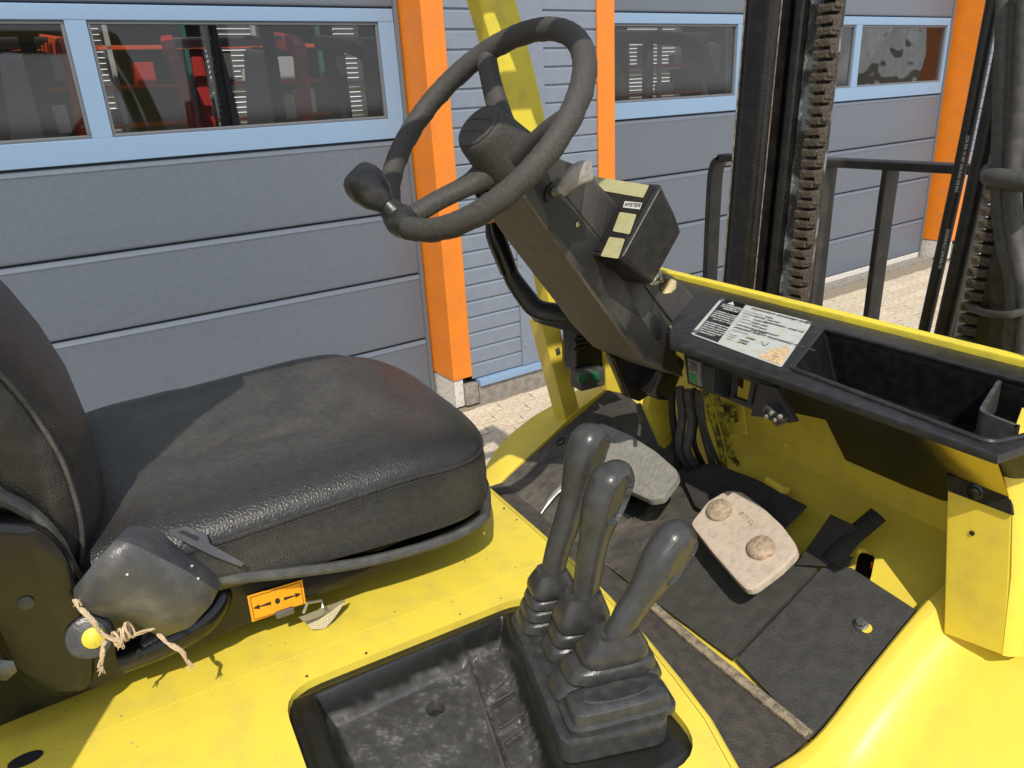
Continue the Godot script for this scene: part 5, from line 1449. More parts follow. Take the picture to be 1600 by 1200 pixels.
	var wing := part(mb, "lock_panel", M.column_plastic)
	mb = MB.new()
	lathe(mb, Vector3(0.7445, 1.308, -0.908), (ce - cd * 0.35).normalized(), [Vector2(0.0155, -0.03), Vector2(0.0150, 0.006), Vector2(0.012, 0.008), Vector2(0.010, 0.0085), Vector2(0.0095, 0.0065), Vector2(0.0, 0.006)], 22)
	part(mb, "ignition_lock", M.steel, wing)
	# lower column housing and brackets below
	mb = MB.new()
	box(mb, Vector3(0.8589, 1.0824, -1.04), Vector3(0.06, 0.09, 0.10), 0.015, Basis(Vector3(0, 0, 1), -0.5))
	part(mb, "column_housing", M.gloss_black)
	mb = MB.new()
	slab(mb, [Vector3(0.7615, 1.1343, -1.04), Vector3(0.8554, 1.1064, -1.04), Vector3(0.8912, 1.0458, -1.04), Vector3(0.8287, 1.0263, -1.04), Vector3(0.8011, 1.0411, -1.04)], 0.02, 0.004, Vector3(0, 0, 1))
	part(mb, "column_bracket", M.gloss_black)

func build_key() -> void:
	var at := Vector3(0.7495, 1.304, -0.8967)
	var t := thing("ignition_key", "small brass key with octagonal head in the ignition lock", "key", at)
	var ax := (ce - cd * 0.35).normalized()
	var mb := MB.new()
	box(mb, ax * 0.002, Vector3(0.012, 0.006, 0.0022), 0.0006, Basis(ax, ax.cross(cg).normalized().cross(ax), ax.cross(cg).normalized()))
	put(to_mesh(mb), "blade", M.brass, t)
	mb = MB.new()
	var hd := []
	var u := (ax * 0.75 + cd * 0.4 - cg * 0.25).normalized(); var v := cg - u * cg.dot(u)
	v = v.normalized()
	for k in 8: hd.append(u * 0.021 + u * (0.0145 * cos(TAU * (k + 0.5) / 8)) + v * (0.0155 * sin(TAU * (k + 0.5) / 8)))
	slab(mb, hd, 0.0022, 0.0007, Vector3(-0.6, 0.3, 0.7))
	put(to_mesh(mb), "head", M.brass, t)

func build_left_gear() -> void:
	# parking brake lever, left of the column
	var mb := MB.new()
	tube(mb, curve([Vector3(0.5851, 1.3883, -1.14), Vector3(0.5908, 1.3635, -1.14), Vector3(0.6034, 1.3261, -1.14), Vector3(0.6131, 1.2973, -1.14)], 5), fcurve([0.011, 0.0165, 0.0165, 0.0155], 5), 16, false, Vector3(0, 0, 1), fcurve([0.010, 0.014, 0.014, 0.013], 5), 2.6)
	var o := part(mb, "parking_brake_lever", M.gloss_black)
	mb = MB.new()
	tube(mb, curve([Vector3(0.611, 1.3045, -1.14), Vector3(0.6224, 1.2797, -1.14), Vector3(0.644, 1.244, -1.135), Vector3(0.6603, 1.223, -1.13), Vector3(0.6867, 1.2131, -1.12), Vector3(0.7337, 1.2063, -1.1)], 6), fcurve([0.0135, 0.016, 0.018, 0.018, 0.018, 0.018], 6), 14, false, Vector3(0, 0, 1), 0.009, 3.0)
	part(mb, "lever_arm", M.black_plastic, o)
	mb = MB.new()
	slab(mb, [Vector3(0.7004, 1.1856, -1.2), Vector3(0.7928, 1.179, -1.2), Vector3(0.8384, 1.1107, -1.2), Vector3(0.7551, 1.1476, -1.2), Vector3(0.7112, 1.1667, -1.2)], 0.03, 0.003, Vector3(0, 0.3, 1))
	part(mb, "lever_bracket", M.column_plastic)
	# left front leg of the overhead guard and the lower strut
	mb = MB.new()
	var b0 := Vector3(0.985, 0.80, -1.51); var b1 := Vector3(0.955, 1.08, -1.515); var b2 := Vector3(0.882, 1.50, -1.52); var b3 := Vector3(0.807, 1.80, -1.525); var b4 := Vector3(0.70, 2.10, -1.52)
	tube(mb, curve([b1, b2, b3, b4], 6), 0.043, 16, false, Vector3(0, 0, 1), 0.03, 9.0)
	part(mb, "guard_leg", M.yellow_old, null, 30)
	mb = MB.new()
	slab(mb, [Vector3(0.8653, 1.0787, -1.46), Vector3(0.9272, 0.8085, -1.46), Vector3(0.9689, 0.8263, -1.46), Vector3(0.9188, 1.0555, -1.46)], 0.06, 0.003, Vector3(0, 0, 1))
	var st := part(mb, "guard_strut", M.yellow)
	mb = MB.new()
	slab(mb, [Vector3(0.9003, 1.0078, -1.457), Vector3(0.9115, 1.0104, -1.457), Vector3(0.9147, 0.9949, -1.457), Vector3(0.9034, 0.9923, -1.457)], 0.002, 0, Vector3(0, 0, 1))
	part(mb, "paint_chip", M.hose, st)
	# firewall sheets
	mb = MB.new()
	slab(mb, [Vector3(1.10, 0.80, -1.33), Vector3(1.10, 1.185, -1.33), Vector3(1.10, 1.185, -0.44), Vector3(1.10, 0.80, -0.44)], 0.02, 0.0, Vector3(-1, 0, 0))
	var fw := part(mb, "firewall", M.yellow)
	for q in [Vector3(1.0995, 0.9063, -0.9186), Vector3(1.0995, 0.8622, -0.6847)]:
		mb = MB.new()
		lathe(mb, q, Vector3(-1, 0, 0), [Vector2(0.0055, 0), Vector2(0.0055, 0.002), Vector2(0.003, 0.004)], 12)
		part(mb, "plug", M.yellow, fw)
	mb = MB.new()
	tube(mb, [Vector3(1.094, 0.863, -0.6972), Vector3(1.094, 0.8614, -0.642), Vector3(1.094, 0.8591, -0.5783)], 0.006, 8)
	part(mb, "weld_bead", M.yellow, fw)
	mb = MB.new()
	tube(mb, [Vector3(1.0012, 0.8793, -0.8694), Vector3(0.9974, 0.8772, -0.8228)], 0.009, 8)
	part(mb, "weld_tab", M.yellow, fw)
	mb = MB.new()
	slab(mb, [Vector3(0.9739, 1.0354, -1.36), Vector3(0.9818, 0.9116, -1.36), Vector3(1.0338, 0.8889, -1.36), Vector3(1.0203, 0.9359, -1.36), Vector3(0.9905, 1.032, -1.36)], 0.05, 0.003, Vector3(-0.3, 0, 1))
	part(mb, "gusset", M.yellow)
	mb = MB.new()
	slab(mb, [Vector3(0.9373, 0.9447, -1.15), Vector3(0.9503, 1.0006, -1.15), Vector3(1.0183, 0.9666, -1.15), Vector3(1.0078, 0.833, -1.15), Vector3(0.9895, 0.8303, -1.15)], 0.02, 0.003, Vector3(-0.3, 0, 1))
	part(mb, "column_foot", M.yellow_old)
	# relay boxes left of the column
	mb = MB.new()
	box(mb, Vector3(0.9445, 1.0232, -1.4), Vector3(0.085, 0.11, 0.06), 0.008)
	var rb := part(mb, "fuse_box", M.gloss_black)
	for k in 5:
		mb = MB.new()
		box(mb, Vector3(0.9099, 1.0703, -1.366) + Vector3(0.006 * (k % 2), -0.012 * k + 0.01, 0), Vector3(0.035, 0.006, 0.006), 0.001)
		part(mb, "cooling_rib", M.black_plastic, rb)
	mb = MB.new()
	box(mb, Vector3(0.9265, 0.9591, -1.36), Vector3(0.07, 0.046, 0.05), 0.006)
	var gm := part(mb, "relay_holder", M.hose)
	for q in [Vector3(0.8921, 0.9736, -1.333), Vector3(0.9298, 0.9681, -1.333)]:
		mb = MB.new()
		box(mb, q, Vector3(0.022, 0.021, 0.010), 0.003)
		part(mb, "green_relay", M.green_dark, gm)
	# cable bundle below the dash
	var ends := [
		[[1062,606],[1066,650],[1062,700],[1078,732],-1.06,0.010,"hose"], [[1075,610],[1080,660],[1074,705],[1092,735],-1.04,0.009,"hose"], [[1090,612],[1096,660],[1106,700],[1118,742],-1.02,0.0075,"hose"],
		[[1100,610],[1112,650],[1124,690],[1134,738],-1.0,0.0065,"wire_yellow"], [[1108,612],[1122,640],[1132,676],[1140,712],-0.99,0.005,"wire_yellow"], [[1095,612],[1102,668],[1120,716],[1134,745],-1.01,0.004,"hose"],
		[[1118,615],[1132,655],[1140,690],[1148,722],-0.985,0.005,"wire_yellow"], [[1140,714],[1152,722],[1152,736],[1142,744],-0.985,0.004,"wire_yellow"], [[1084,608],[1090,640],[1084,690],[1100,730],-1.05,0.006,"black"], [[1050,600],[1050,640],[1056,690],[1060,735],-1.08,0.008,"black"]]
	var P := [[Vector3(0.945, 1.0214, -1.06), Vector3(0.954, 0.9571, -1.06), Vector3(0.9497, 0.8856, -1.06), Vector3(0.9799, 0.8286, -1.06)], [Vector3(0.949, 1.0212, -1.04), Vector3(0.9605, 0.9483, -1.04), Vector3(0.9528, 0.8853, -1.04), Vector3(0.9866, 0.8306, -1.04)], [Vector3(0.9559, 1.0232, -1.02), Vector3(0.9693, 0.9532, -1.02), Vector3(0.9897, 0.8901, -1.02), Vector3(1.0149, 0.82, -1.02)], [Vector3(0.9535, 1.0328, -1), Vector3(0.9768, 0.9724, -1), Vector3(1.001, 0.9093, -1), Vector3(1.0236, 0.8321, -1)], [Vector3(0.9574, 1.0324, -0.99), Vector3(0.9832, 0.9881, -0.99), Vector3(1.0038, 0.9324, -0.99), Vector3(1.0216, 0.8754, -0.99)], [Vector3(0.9548, 1.0266, -1.01), Vector3(0.9706, 0.9452, -1.01), Vector3(1.0062, 0.8658, -1.01), Vector3(1.0346, 0.8138, -1.01)], [Vector3(0.9695, 1.0271, -0.985), Vector3(0.9968, 0.9656, -0.985), Vector3(1.0142, 0.9114, -0.985), Vector3(1.032, 0.8598, -0.985)], [Vector3(1.0166, 0.876, -0.985), Vector3(1.0393, 0.8576, -0.985), Vector3(1.0408, 0.8363, -0.985), Vector3(1.0234, 0.8297, -0.985)], [Vector3(0.9734, 1.0149, -1.05), Vector3(0.9858, 0.9667, -1.05), Vector3(0.9786, 0.8961, -1.05), Vector3(1.0103, 0.8267, -1.05)], [Vector3(0.9422, 1.0241, -1.08), Vector3(0.9438, 0.9671, -1.08), Vector3(0.9565, 0.8906, -1.08), Vector3(0.9659, 0.8196, -1.08)]]
	var RR := [0.010, 0.009, 0.0075, 0.0065, 0.005, 0.004, 0.005, 0.004, 0.006, 0.008]
	var MM := ["hose", "hose", "hose", "wire_yellow", "wire_yellow", "hose", "wire_yellow", "wire_yellow", "black", "black"]
	for i in P.size():
		mb = MB.new()
		tube(mb, curve(P[i], 6), RR[i], 8)
		part(mb, "cable", M[MM[i]])
	mb = MB.new()
	slab(mb, [Vector3(1.04, 0.9733, -1.0671), Vector3(1.04, 0.9876, -0.9815), Vector3(1.04, 0.9257, -0.9664), Vector3(1.04, 0.9115, -1.0112)], 0.004, 0.001, Vector3(-1, 0, 0.4))
	part(mb, "valve_bracket", M.yellow_old)
	mb = MB.new()
	box(mb, Vector3(1.02, 0.9768, -0.9954), Vector3(0.02, 0.02, 0.03), 0.006)
	box(mb, Vector3(1.02, 0.9599, -0.9837), Vector3(0.02, 0.014, 0.014), 0.004)
	part(mb, "connector_block", M.wire_yellow)
	mb = MB.new()
	tube(mb, curve([Vector3(0.8574, 1.0003, -1.08), Vector3(0.8625, 0.9668, -1.08), Vector3(0.858, 0.9326, -1.08)], 4), [0.006, 0.006, 0.006, 0.005, 0.005, 0.004, 0.004, 0.004, 0.004], 8)
	part(mb, "brake_rod", M.hose)

func build_dash() -> void:
	var mb := MB.new()
	var y := 1.19
	var hole := round_poly([Vector3(1.026, y, -0.800), Vector3(0.8357, 1.19, -0.6995), Vector3(0.8173, 1.19, -0.4039), Vector3(0.862, y, -0.392), Vector3(1.032, y, -0.392)], 0.012, 4)
	slab(mb, [Vector3(1.093, y, -1.33), Vector3(0.99, y, -1.33), Vector3(0.965, y, -1.10), Vector3(0.8257, 1.19, -0.9633), Vector3(0.7811, 1.185, -0.9041) + Vector3(0, 0.005, 0), Vector3(0.7948, 1.19, -0.6747), Vector3(0.7975, 1.19, -0.3829), Vector3(0.86, y, -0.378), Vector3(1.093, y, -0.378)], 0.011, 0.005, YV, [hole])
	var da := part(mb, "dash_panel", M.black_plastic, null, 30)
	# storage bin
	mb = MB.new()
	var fl := []
	var ctr := Vector3.ZERO
	for q in hole: ctr += q
	ctr /= hole.size()
	var rings := []
	for k in [[1.0, 0.0], [0.98, -0.006], [0.56, -0.080], [0.50, -0.085]]:
		var r := []
		for q in hole: r.append(Vector3(1.03 - (1.03 - q.x) * k[0], q.y + k[1], ctr.z + (q.z - ctr.z) * lerpf(1.0, k[0], 0.25)))
		rings.append(r)
	loft(mb, rings, false, true)
	var bin := part(mb, "storage_bin", M.bin_black, da, 40)
	mb = MB.new()
	tube(mb, hole.map(func(q): return q + YV * 0.001), 0.0042, 8, true)
	part(mb, "bin_rim", M.black_plastic, da)
	mb = MB.new()
	var dv := [Vector3(1.0461, 1.185, -0.5175), Vector3(0.9427, 1.185, -0.4794), Vector3(0.9161, 1.185, -0.4679), Vector3(0.9081, 1.185, -0.4538), Vector3(0.9032, 1.185, -0.4195)]
	var dl := curve(dv, 4)
	var rows := []
	for q in dl: rows.append([q + Vector3(-0.003, -0.045, -0.002), q + Vector3(-0.003, 0, -0.002), q + Vector3(0.002, 0.0, 0.002), q + Vector3(0.002, -0.045, 0.002)])
	grid(mb, rows)
	part(mb, "bin_divider", M.hose, bin)
	# yellow lip along the front of the cowl
	mb = MB.new()
	box(mb, Vector3(1.106, 1.182, -0.88), Vector3(0.022, 0.034, 1.0), 0.004)
	part(mb, "cowl_lip", M.yellow_old)
	# data plate
	mb = MB.new()
	var p00 := Vector3(1.0366, 1.1925, -1.0516); var p10 := Vector3(1.0411, 1.1925, -0.8341); var p11 := Vector3(0.828, 1.1925, -0.7107); var p01 := Vector3(0.8366, 1.1925, -0.9151)
	slab(mb, round_poly([p00, p10, p11, p01], 0.006, 2), 0.0015, 0.0005, YV)
	var pl := part(mb, "data_plate", M.plate, da)
	var f := func(u: float, v: float) -> Vector3: return p00.lerp(p10, u).lerp(p01.lerp(p11, u), v)
	mb = MB.new()
	slab(mb, [f.call(0.035, 0.0), f.call(0.30, 0.0), f.call(0.325, 0.985), f.call(0.045, 0.985)].map(func(q): return q + YV * 0.0005), 0.0003, 0, YV)
	part(mb, "black_field", M.gloss_black, pl)
	mb = MB.new()
	var rs := []
	for k in 20: rs.append(f.call(0.985 - 0.20 * cos(PI * 0.5 * k / 19.0) * (1.0 + 0.10 * sin(k * 1.3)), 0.985 - 0.33 * sin(PI * 0.5 * k / 19.0) * (1.0 + 0.10 * sin(k * 0.9))) + YV * 0.0006)
	rs.append(f.call(0.985, 0.985) + YV * 0.0006)
	slab(mb, rs, 0.0003, 0, YV)
	part(mb, "rust_stain", M.rust_stain, pl)
	for q in [[0.03, 0.04], [0.97, 0.05], [0.965, 0.93], [0.035, 0.94]]:
		mb = MB.new()
		lathe(mb, f.call(q[0], q[1]), YV, [Vector2(0.0062, 0), Vector2(0.0055, 0.002), Vector2(0.002, 0.003)], 14)
		part(mb, "rivet", M.zinc if q[0] < 0.9 or q[1] < 0.5 else M.rust_stain, pl)
	mb = MB.new()
	slab(mb, [f.call(0.155, 0.02), f.call(0.195, 0.105), f.call(0.115, 0.105)].map(func(q): return q + YV * 0.0009), 0.0003, 0, YV)
	part(mb, "warning_triangle", M.white_print, pl)
	var ru := p10 - p00; var uu := p00 - p01
	var W := [["A SZEKTERE TERH", 0.075, 0.15, 0.0092], ["HASZNALT GEPET", 0.075, 0.20, 0.0092], ["KEZELNI", 0.115, 0.25, 0.0092],
		["A KEZELO CSAK", 0.055, 0.36, 0.0075], ["AKKOR INDITHATJA", 0.06, 0.41, 0.0075], ["HA MINDEN FEK ES", 0.055, 0.46, 0.0075], ["KAR ALAPHELYZETBEN", 0.055, 0.51, 0.0075], ["ALL ES A TER", 0.10, 0.56, 0.0075],
		["A JARMUVET NE", 0.055, 0.66, 0.0075], ["HAGYJA FELUGYELET", 0.055, 0.71, 0.0075], ["NELKUL JARO MOTOR", 0.055, 0.76, 0.0075], ["MELLETT ES TARTSA", 0.055, 0.81, 0.0075], ["BE A KEZELESI", 0.055, 0.86, 0.0075], ["UTASITAST", 0.055, 0.91, 0.0075]]
	for w in W: lettering(w[0], "warning_text", M.white_print, pl, f.call(w[1], w[2]) + YV * 0.001, ru, uu, w[3])
	var D := [["TARGONCA MODELL", 0.38, 0.06, 0.0105, 0], ["HZ 201CM", 0.80, 0.06, 0.0105, 0], ["GYARTASI EV", 0.34, 0.17, 0.007, 1], ["1996", 0.56, 0.17, 0.0085, 0], ["MOTOR", 0.34, 0.23, 0.007, 1], ["DIESEL HAJTAS", 0.46, 0.23, 0.0085, 0], ["TEHERBIRAS  2500 KG", 0.58, 0.29, 0.0085, 0], ["SULY", 0.35, 0.30, 0.007, 1], ["4150 KG", 0.48, 0.31, 0.0085, 0],
		["EMELES", 0.35, 0.37, 0.007, 1], ["3300 MM", 0.48, 0.38, 0.0085, 0], ["GUMI NYOMAS", 0.35, 0.44, 0.007, 1], ["8.5 BAR", 0.52, 0.45, 0.0085, 0], ["TERHELES KOZEPPONT", 0.36, 0.52, 0.0085, 0], ["500 MM", 0.53, 0.54, 0.0085, 0], ["ENGEDELYEZETT TEHERBIRAS A VILLAN", 0.36, 0.59, 0.009, 0], ["MAGASSAG", 0.36, 0.66, 0.007, 1],
		["1250", 0.37, 0.76, 0.007, 1], ["1000", 0.37, 0.81, 0.007, 1], ["850", 0.37, 0.86, 0.007, 1], ["3300", 0.54, 0.72, 0.0085, 0], ["3000", 0.50, 0.80, 0.0085, 0], ["2700", 0.50, 0.85, 0.0085, 0], ["CE", 0.86, 0.88, 0.010, 1]]
	for w in D: lettering(w[0], "plate_text", M.faint_print if w[4] else M.dark_print, pl, f.call(w[1], w[2]) + YV * 0.0008, ru, uu, w[3])
	mb = MB.new()
	tube(mb, curve([f.call(0.70, 0.70), f.call(0.735, 0.76), f.call(0.76, 0.74), f.call(0.765, 0.68)], 4).map(func(q): return q + YV * 0.0007), 0.0006, 4)
	part(mb, "pen_tick", M.dark_print, pl)
	# switch panel under the plate
	mb = MB.new()
	var sw := func(a: float, b: float) -> Vector3:
		var q := Vector3(0.842, 1.1506, -0.9339).lerp(Vector3(0.842, 1.1503, -0.7279), a).lerp(Vector3(0.835, 1.1031, -0.914).lerp(Vector3(0.835, 1.1051, -0.7349), a), b)
		return q
	for k in [[-0.02, 0.57, -0.05, 1.05], [0.572, 0.745, -0.05, 0.14], [0.572, 0.745, 0.88, 1.05], [0.747, 0.79, -0.05, 1.05], [0.792, 0.95, -0.05, 0.14], [0.792, 0.95, 0.88, 1.05], [0.952, 1.02, -0.05, 1.05]]:
		slab(mb, [sw.call(k[0], k[2]), sw.call(k[1], k[2]), sw.call(k[1], k[3]), sw.call(k[0], k[3])], 0.012, 0.001, Vector3(-1, 0, 0.3))
	var sp := part(mb, "switch_panel", M.column_plastic)
	var off := Vector3(-0.004, 0.0005, 0.001)
	for k in [[0.04, 0.19, "grey_plastic", 0.010], [0.23, 0.37, "column_plastic", 0.004], [0.41, 0.55, "gloss_black", 0.004]]:
		mb = MB.new()
		slab(mb, [sw.call(k[0], 0.10) + off, sw.call(k[1], 0.10) + off, sw.call(k[1], 0.92) + off * 1.6, sw.call(k[0], 0.92) + off * 1.6], k[3], 0.0015, Vector3(-1, 0, 0.3))
		var s := part(mb, "rocker_switch" if k[0] < 0.1 else "blanking_plate", M[k[2]], sp)
		if k[0] < 0.1:
			mb = MB.new()
			slab(mb, [sw.call(0.065, 0.56) + off * 1.6, sw.call(0.155, 0.56) + off * 1.6, sw.call(0.155, 0.86) + off * 1.9, sw.call(0.065, 0.86) + off * 1.9], 0.002, 0.0005, Vector3(-1, 0, 0.3))
			part(mb, "green_lens", M.green, s)
			mb = MB.new()
			for i in 4: slab(mb, [sw.call(0.075, 0.18 + 0.08 * i) + off * 1.35, sw.call(0.16, 0.18 + 0.08 * i) + off * 1.35, sw.call(0.16, 0.21 + 0.08 * i) + off * 1.35, sw.call(0.075, 0.21 + 0.08 * i) + off * 1.35], 0.001, 0, Vector3(-1, 0, 0.3))
			part(mb, "grip_line", M.black, s)
		elif k[0] > 0.4:
			mb = MB.new()
			lathe(mb, sw.call(0.48, 0.52) + off * 1.4, Vector3(-1, 0, 0.1), [Vector2(0.004, 0), Vector2(0.004, 0.0008)], 12)
			part(mb, "switch_hole", M.black, s)
	# bracket end with the loose connector
	mb = MB.new()
	slab(mb, [Vector3(0.835, 1.1498, -0.7621), Vector3(0.835, 1.1522, -0.7241), Vector3(0.83, 1.1127, -0.6819), Vector3(0.83, 1.1065, -0.6932), Vector3(0.83, 1.1025, -0.7249), Vector3(0.835, 1.0904, -0.7705)], 0.01, 0.002, Vector3(-1, 0, 0.3))
	var br := part(mb, "panel_end", M.column_plastic, sp)
	mb = MB.new()
	box(mb, Vector3(0.822, 1.1186, -0.7091), Vector3(0.02, 0.016, 0.034), 0.002, Basis(Vector3(1, 0, 0), 0.45))
	var cn := part(mb, "connector", M.hose)
	for k in 4:
		for j in 2:
			mb = MB.new()
			box(mb, Vector3(0.815, 1.1195, -0.7028) + Vector3(-0.004, 0.004 - 0.008 * j, -0.0125 + 0.008 * k) , Vector3(0.006, 0.0055, 0.0055), 0.0008, Basis(Vector3(1, 0, 0), 0.45))
			part(mb, "contact_cell", M.grey_plastic if (k + j) % 2 else M.black, cn)
	# sloping knee panel, black blending into yellow towards its right end
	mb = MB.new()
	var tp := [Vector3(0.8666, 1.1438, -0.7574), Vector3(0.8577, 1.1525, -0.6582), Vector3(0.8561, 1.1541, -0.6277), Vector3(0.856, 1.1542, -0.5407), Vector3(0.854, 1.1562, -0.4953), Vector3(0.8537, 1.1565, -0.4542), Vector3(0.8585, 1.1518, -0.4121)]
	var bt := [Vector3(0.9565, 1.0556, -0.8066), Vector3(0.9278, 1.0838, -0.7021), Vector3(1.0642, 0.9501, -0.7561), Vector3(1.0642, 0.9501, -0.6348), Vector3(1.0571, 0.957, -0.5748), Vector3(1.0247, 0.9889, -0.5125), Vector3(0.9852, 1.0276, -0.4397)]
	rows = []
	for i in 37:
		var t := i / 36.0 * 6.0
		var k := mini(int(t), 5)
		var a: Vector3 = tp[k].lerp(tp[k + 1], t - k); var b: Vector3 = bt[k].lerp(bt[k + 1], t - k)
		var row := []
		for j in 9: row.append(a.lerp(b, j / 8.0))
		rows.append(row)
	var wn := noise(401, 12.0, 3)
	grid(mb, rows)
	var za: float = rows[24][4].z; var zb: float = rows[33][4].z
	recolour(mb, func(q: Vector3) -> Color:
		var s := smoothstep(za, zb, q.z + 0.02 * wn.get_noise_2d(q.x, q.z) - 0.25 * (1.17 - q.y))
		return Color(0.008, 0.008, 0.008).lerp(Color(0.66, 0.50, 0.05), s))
	part(mb, "knee_panel", M.black_to_yellow)
	mb = MB.new()
	slab(mb, [Vector3(0.86, 1.17, -1.02), Vector3(1.08, 1.0, -1.02), Vector3(1.08, 1.17, -1.02)], 0.006, 0.0, Vector3(0, 0, 1))
	part(mb, "cowl_gusset", M.black)

func build_mast() -> void:
	var lean := 0.045
	var q := func(x: float, y: float, z: float) -> Vector3: return Vector3(x + (y - 1.1) * lean, y, z)
	var rail := func(nm: String, m: String, x0: float, x1: float, z0: float, z1: float, y0: float, y1: float, r: float, parent) -> MeshInstance3D:
		var mb := MB.new()
		var rings := []
		for y in [y0, (y0 + y1) / 2, y1]:
			rings.append(round_poly([q.call(x0, y, z0), q.call(x0, y, z1), q.call(x1, y, z1), q.call(x1, y, z0)], r, 3))
		loft(mb, rings)
		return part(mb, nm, M[m], parent, 40)
	# left side: lift cylinder / outer channel, inner channel with grease, chain
	var lo = rail.call("mast_rail", "mast_black", 1.385, 1.47, -1.405, -1.308, 0.15, 3.42, 0.03, null)
	rail.call("rail_flange", "mast_black", 1.40, 1.415, -1.418, -1.396, 0.15, 3.25, 0.003, lo)
	rail.call("web", "mast_black", 1.44, 1.455, -1.308, -1.27, 0.15, 3.25, 0.003, lo)
	rail.call("rail_edge", "mast_black", 1.412, 1.45, -1.282, -1.255, 0.15, 3.25, 0.008, lo)
	var li = rail.call("inner_rail", "mast_grease", 1.425, 1.50, -1.255, -1.212, 0.15, 3.1, 0.010, null)
	rail.call("rail_flange", "mast_black", 1.43, 1.46, -1.212, -1.200, 0.15, 3.1, 0.004, li)
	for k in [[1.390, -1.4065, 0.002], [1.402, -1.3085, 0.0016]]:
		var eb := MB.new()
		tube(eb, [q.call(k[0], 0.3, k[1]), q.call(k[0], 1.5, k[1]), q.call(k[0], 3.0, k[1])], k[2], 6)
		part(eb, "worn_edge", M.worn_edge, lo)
	# right side
	var ro = rail.call("mast_rail", "mast_black", 1.40, 1.50, -0.70, -0.545, 0.15, 3.42, 0.03, null)
	rail.call("rail_flange", "mast_black", 1.39, 1.405, -0.75, -0.70, 0.15, 3.25, 0.003, ro)
	rail.call("inner_rail", "mast_grease", 1.43, 1.50, -0.752, -0.70, 0.15, 3.1, 0.006, ro)
	# leaf chains
	for side in 2:
		var z0 := -1.211 if side == 0 else -0.795
		var z1 := -1.172 if side == 0 else -0.756
		var mb := MB.new()
		var y := 0.6
		mb.col = Color.WHITE
		box(mb, q.call(1.437, 1.6, (z0 + z1) / 2), Vector3(0.012, 2.3, (z1 - z0) * 0.82), 0.002, Basis(Vector3(0, 0, 1), -lean))
		var ch := part(mb, "leaf_chain", M.chain)
		var link := MB.new()
		box(link, Vector3.ZERO, Vector3(0.030, 0.0165, z1 - z0), 0.0035, Basis.IDENTITY, 1)
		var lm := to_mesh(link)
		var plate := MB.new()
		box(plate, Vector3.ZERO, Vector3(0.024, 0.024, 0.005), 0.0024, Basis.IDENTITY, 2)
		var pm := to_mesh(plate)
		while y < 2.2:
			put(lm, "chain_link", M.chain, ch, q.call(1.420, y, (z0 + z1) / 2 + 0.002 * sin(y * 91.0)))
			y += 0.0225
		y = 0.6
		while y < 2.2:
			put(pm, "side_plate", M.chain, ch, q.call(1.421, y + 0.011, z1 + 0.0015))
			y += 0.045
	# hoses on the right rail, with a clip
	for h in [[Vector3(1.36, 1.7158, -0.7817), Vector3(1.36, 1.5416, -0.7569), Vector3(1.36, 1.3869, -0.7338), Vector3(1.36, 1.302, -0.7102), Vector3(1.35, 1.2306, -0.676), Vector3(1.34, 1.1102, -0.6542), Vector3(1.33, 1.019, -0.6432)], [Vector3(1.34, 1.709, -0.7368), Vector3(1.34, 1.5412, -0.7157), Vector3(1.34, 1.3912, -0.7025), Vector3(1.34, 1.2879, -0.6736), Vector3(1.33, 1.2184, -0.6413), Vector3(1.32, 1.1227, -0.6245), Vector3(1.31, 1.0343, -0.6134)]]:
		var mb := MB.new()
		tube(mb, curve(h, 6), 0.0145, 12)
		part(mb, "hydraulic_hose", M.hose)
	var mb := MB.new()
	tube(mb, curve([Vector3(1.3, 1.4103, -0.6288), Vector3(1.31, 1.4125, -0.6721), Vector3(1.33, 1.4138, -0.7216), Vector3(1.36, 1.4114, -0.7531), Vector3(1.4, 1.4152, -0.7757)], 6), 0.0165, 12)
	part(mb, "bent_hose", M.hose)
	mb = MB.new()
	tube(mb, curve([Vector3(1.38, 1.1705, -0.7626), Vector3(1.33, 1.1835, -0.6996), Vector3(1.31, 1.1939, -0.6578), Vector3(1.32, 1.2075, -0.6279)], 5), 0.0035, 8, false, YV, 0.007)
	part(mb, "hose_clip", M.hose)
	# thin hoses in the middle of the mast, with white print
	for h in [[Vector3(1.5, 1.7219, -0.8785), Vector3(1.5, 1.4817, -0.8881), Vector3(1.5, 1.2312, -0.9034), Vector3(1.5, 0.9875, -0.9202), 0.0125], [Vector3(1.48, 1.7148, -0.8291), Vector3(1.48, 1.5055, -0.8385), Vector3(1.48, 1.2673, -0.8504), Vector3(1.48, 1.0072, -0.8663), 0.017]]:
		mb = MB.new()
		tube(mb, curve([h[0], h[1], h[2], h[3]], 6), h[4], 12)
		var o := part(mb, "thin_hose", M.black_plastic)
		if h[4] < 0.014:
			var k := 0
			for t in ["2SN DN 10 WP 330 BAR EN 853", "HYDRAULIC 2SN DN 10"]:
				var a: Vector3 = h[1].lerp(h[2], 0.05 + 0.72 * k)
				lettering(t, "hose_print", M.white_print, o, a + Vector3(-0.0095, 0, 0.0085), h[2] - h[1], Vector3(0.66, 0, 0.75), 0.0075)
				k += 1
	# load backrest
	mb = MB.new()
	tube(mb, curve([Vector3(1.75, 0.95, -1.83), Vector3(1.75, 1.25, -1.828), Vector3(1.75, 1.345, -1.82), Vector3(1.75, 1.372, -1.79), Vector3(1.75, 1.377, -1.74), Vector3(1.75, 1.377, -1.2), Vector3(1.75, 1.377, -0.2)], 6), 0.011, 12, false, Vector3.RIGHT, 0.026, 8.0)
	var lb := part(mb, "load_backrest", M.bar_black, null, 30)
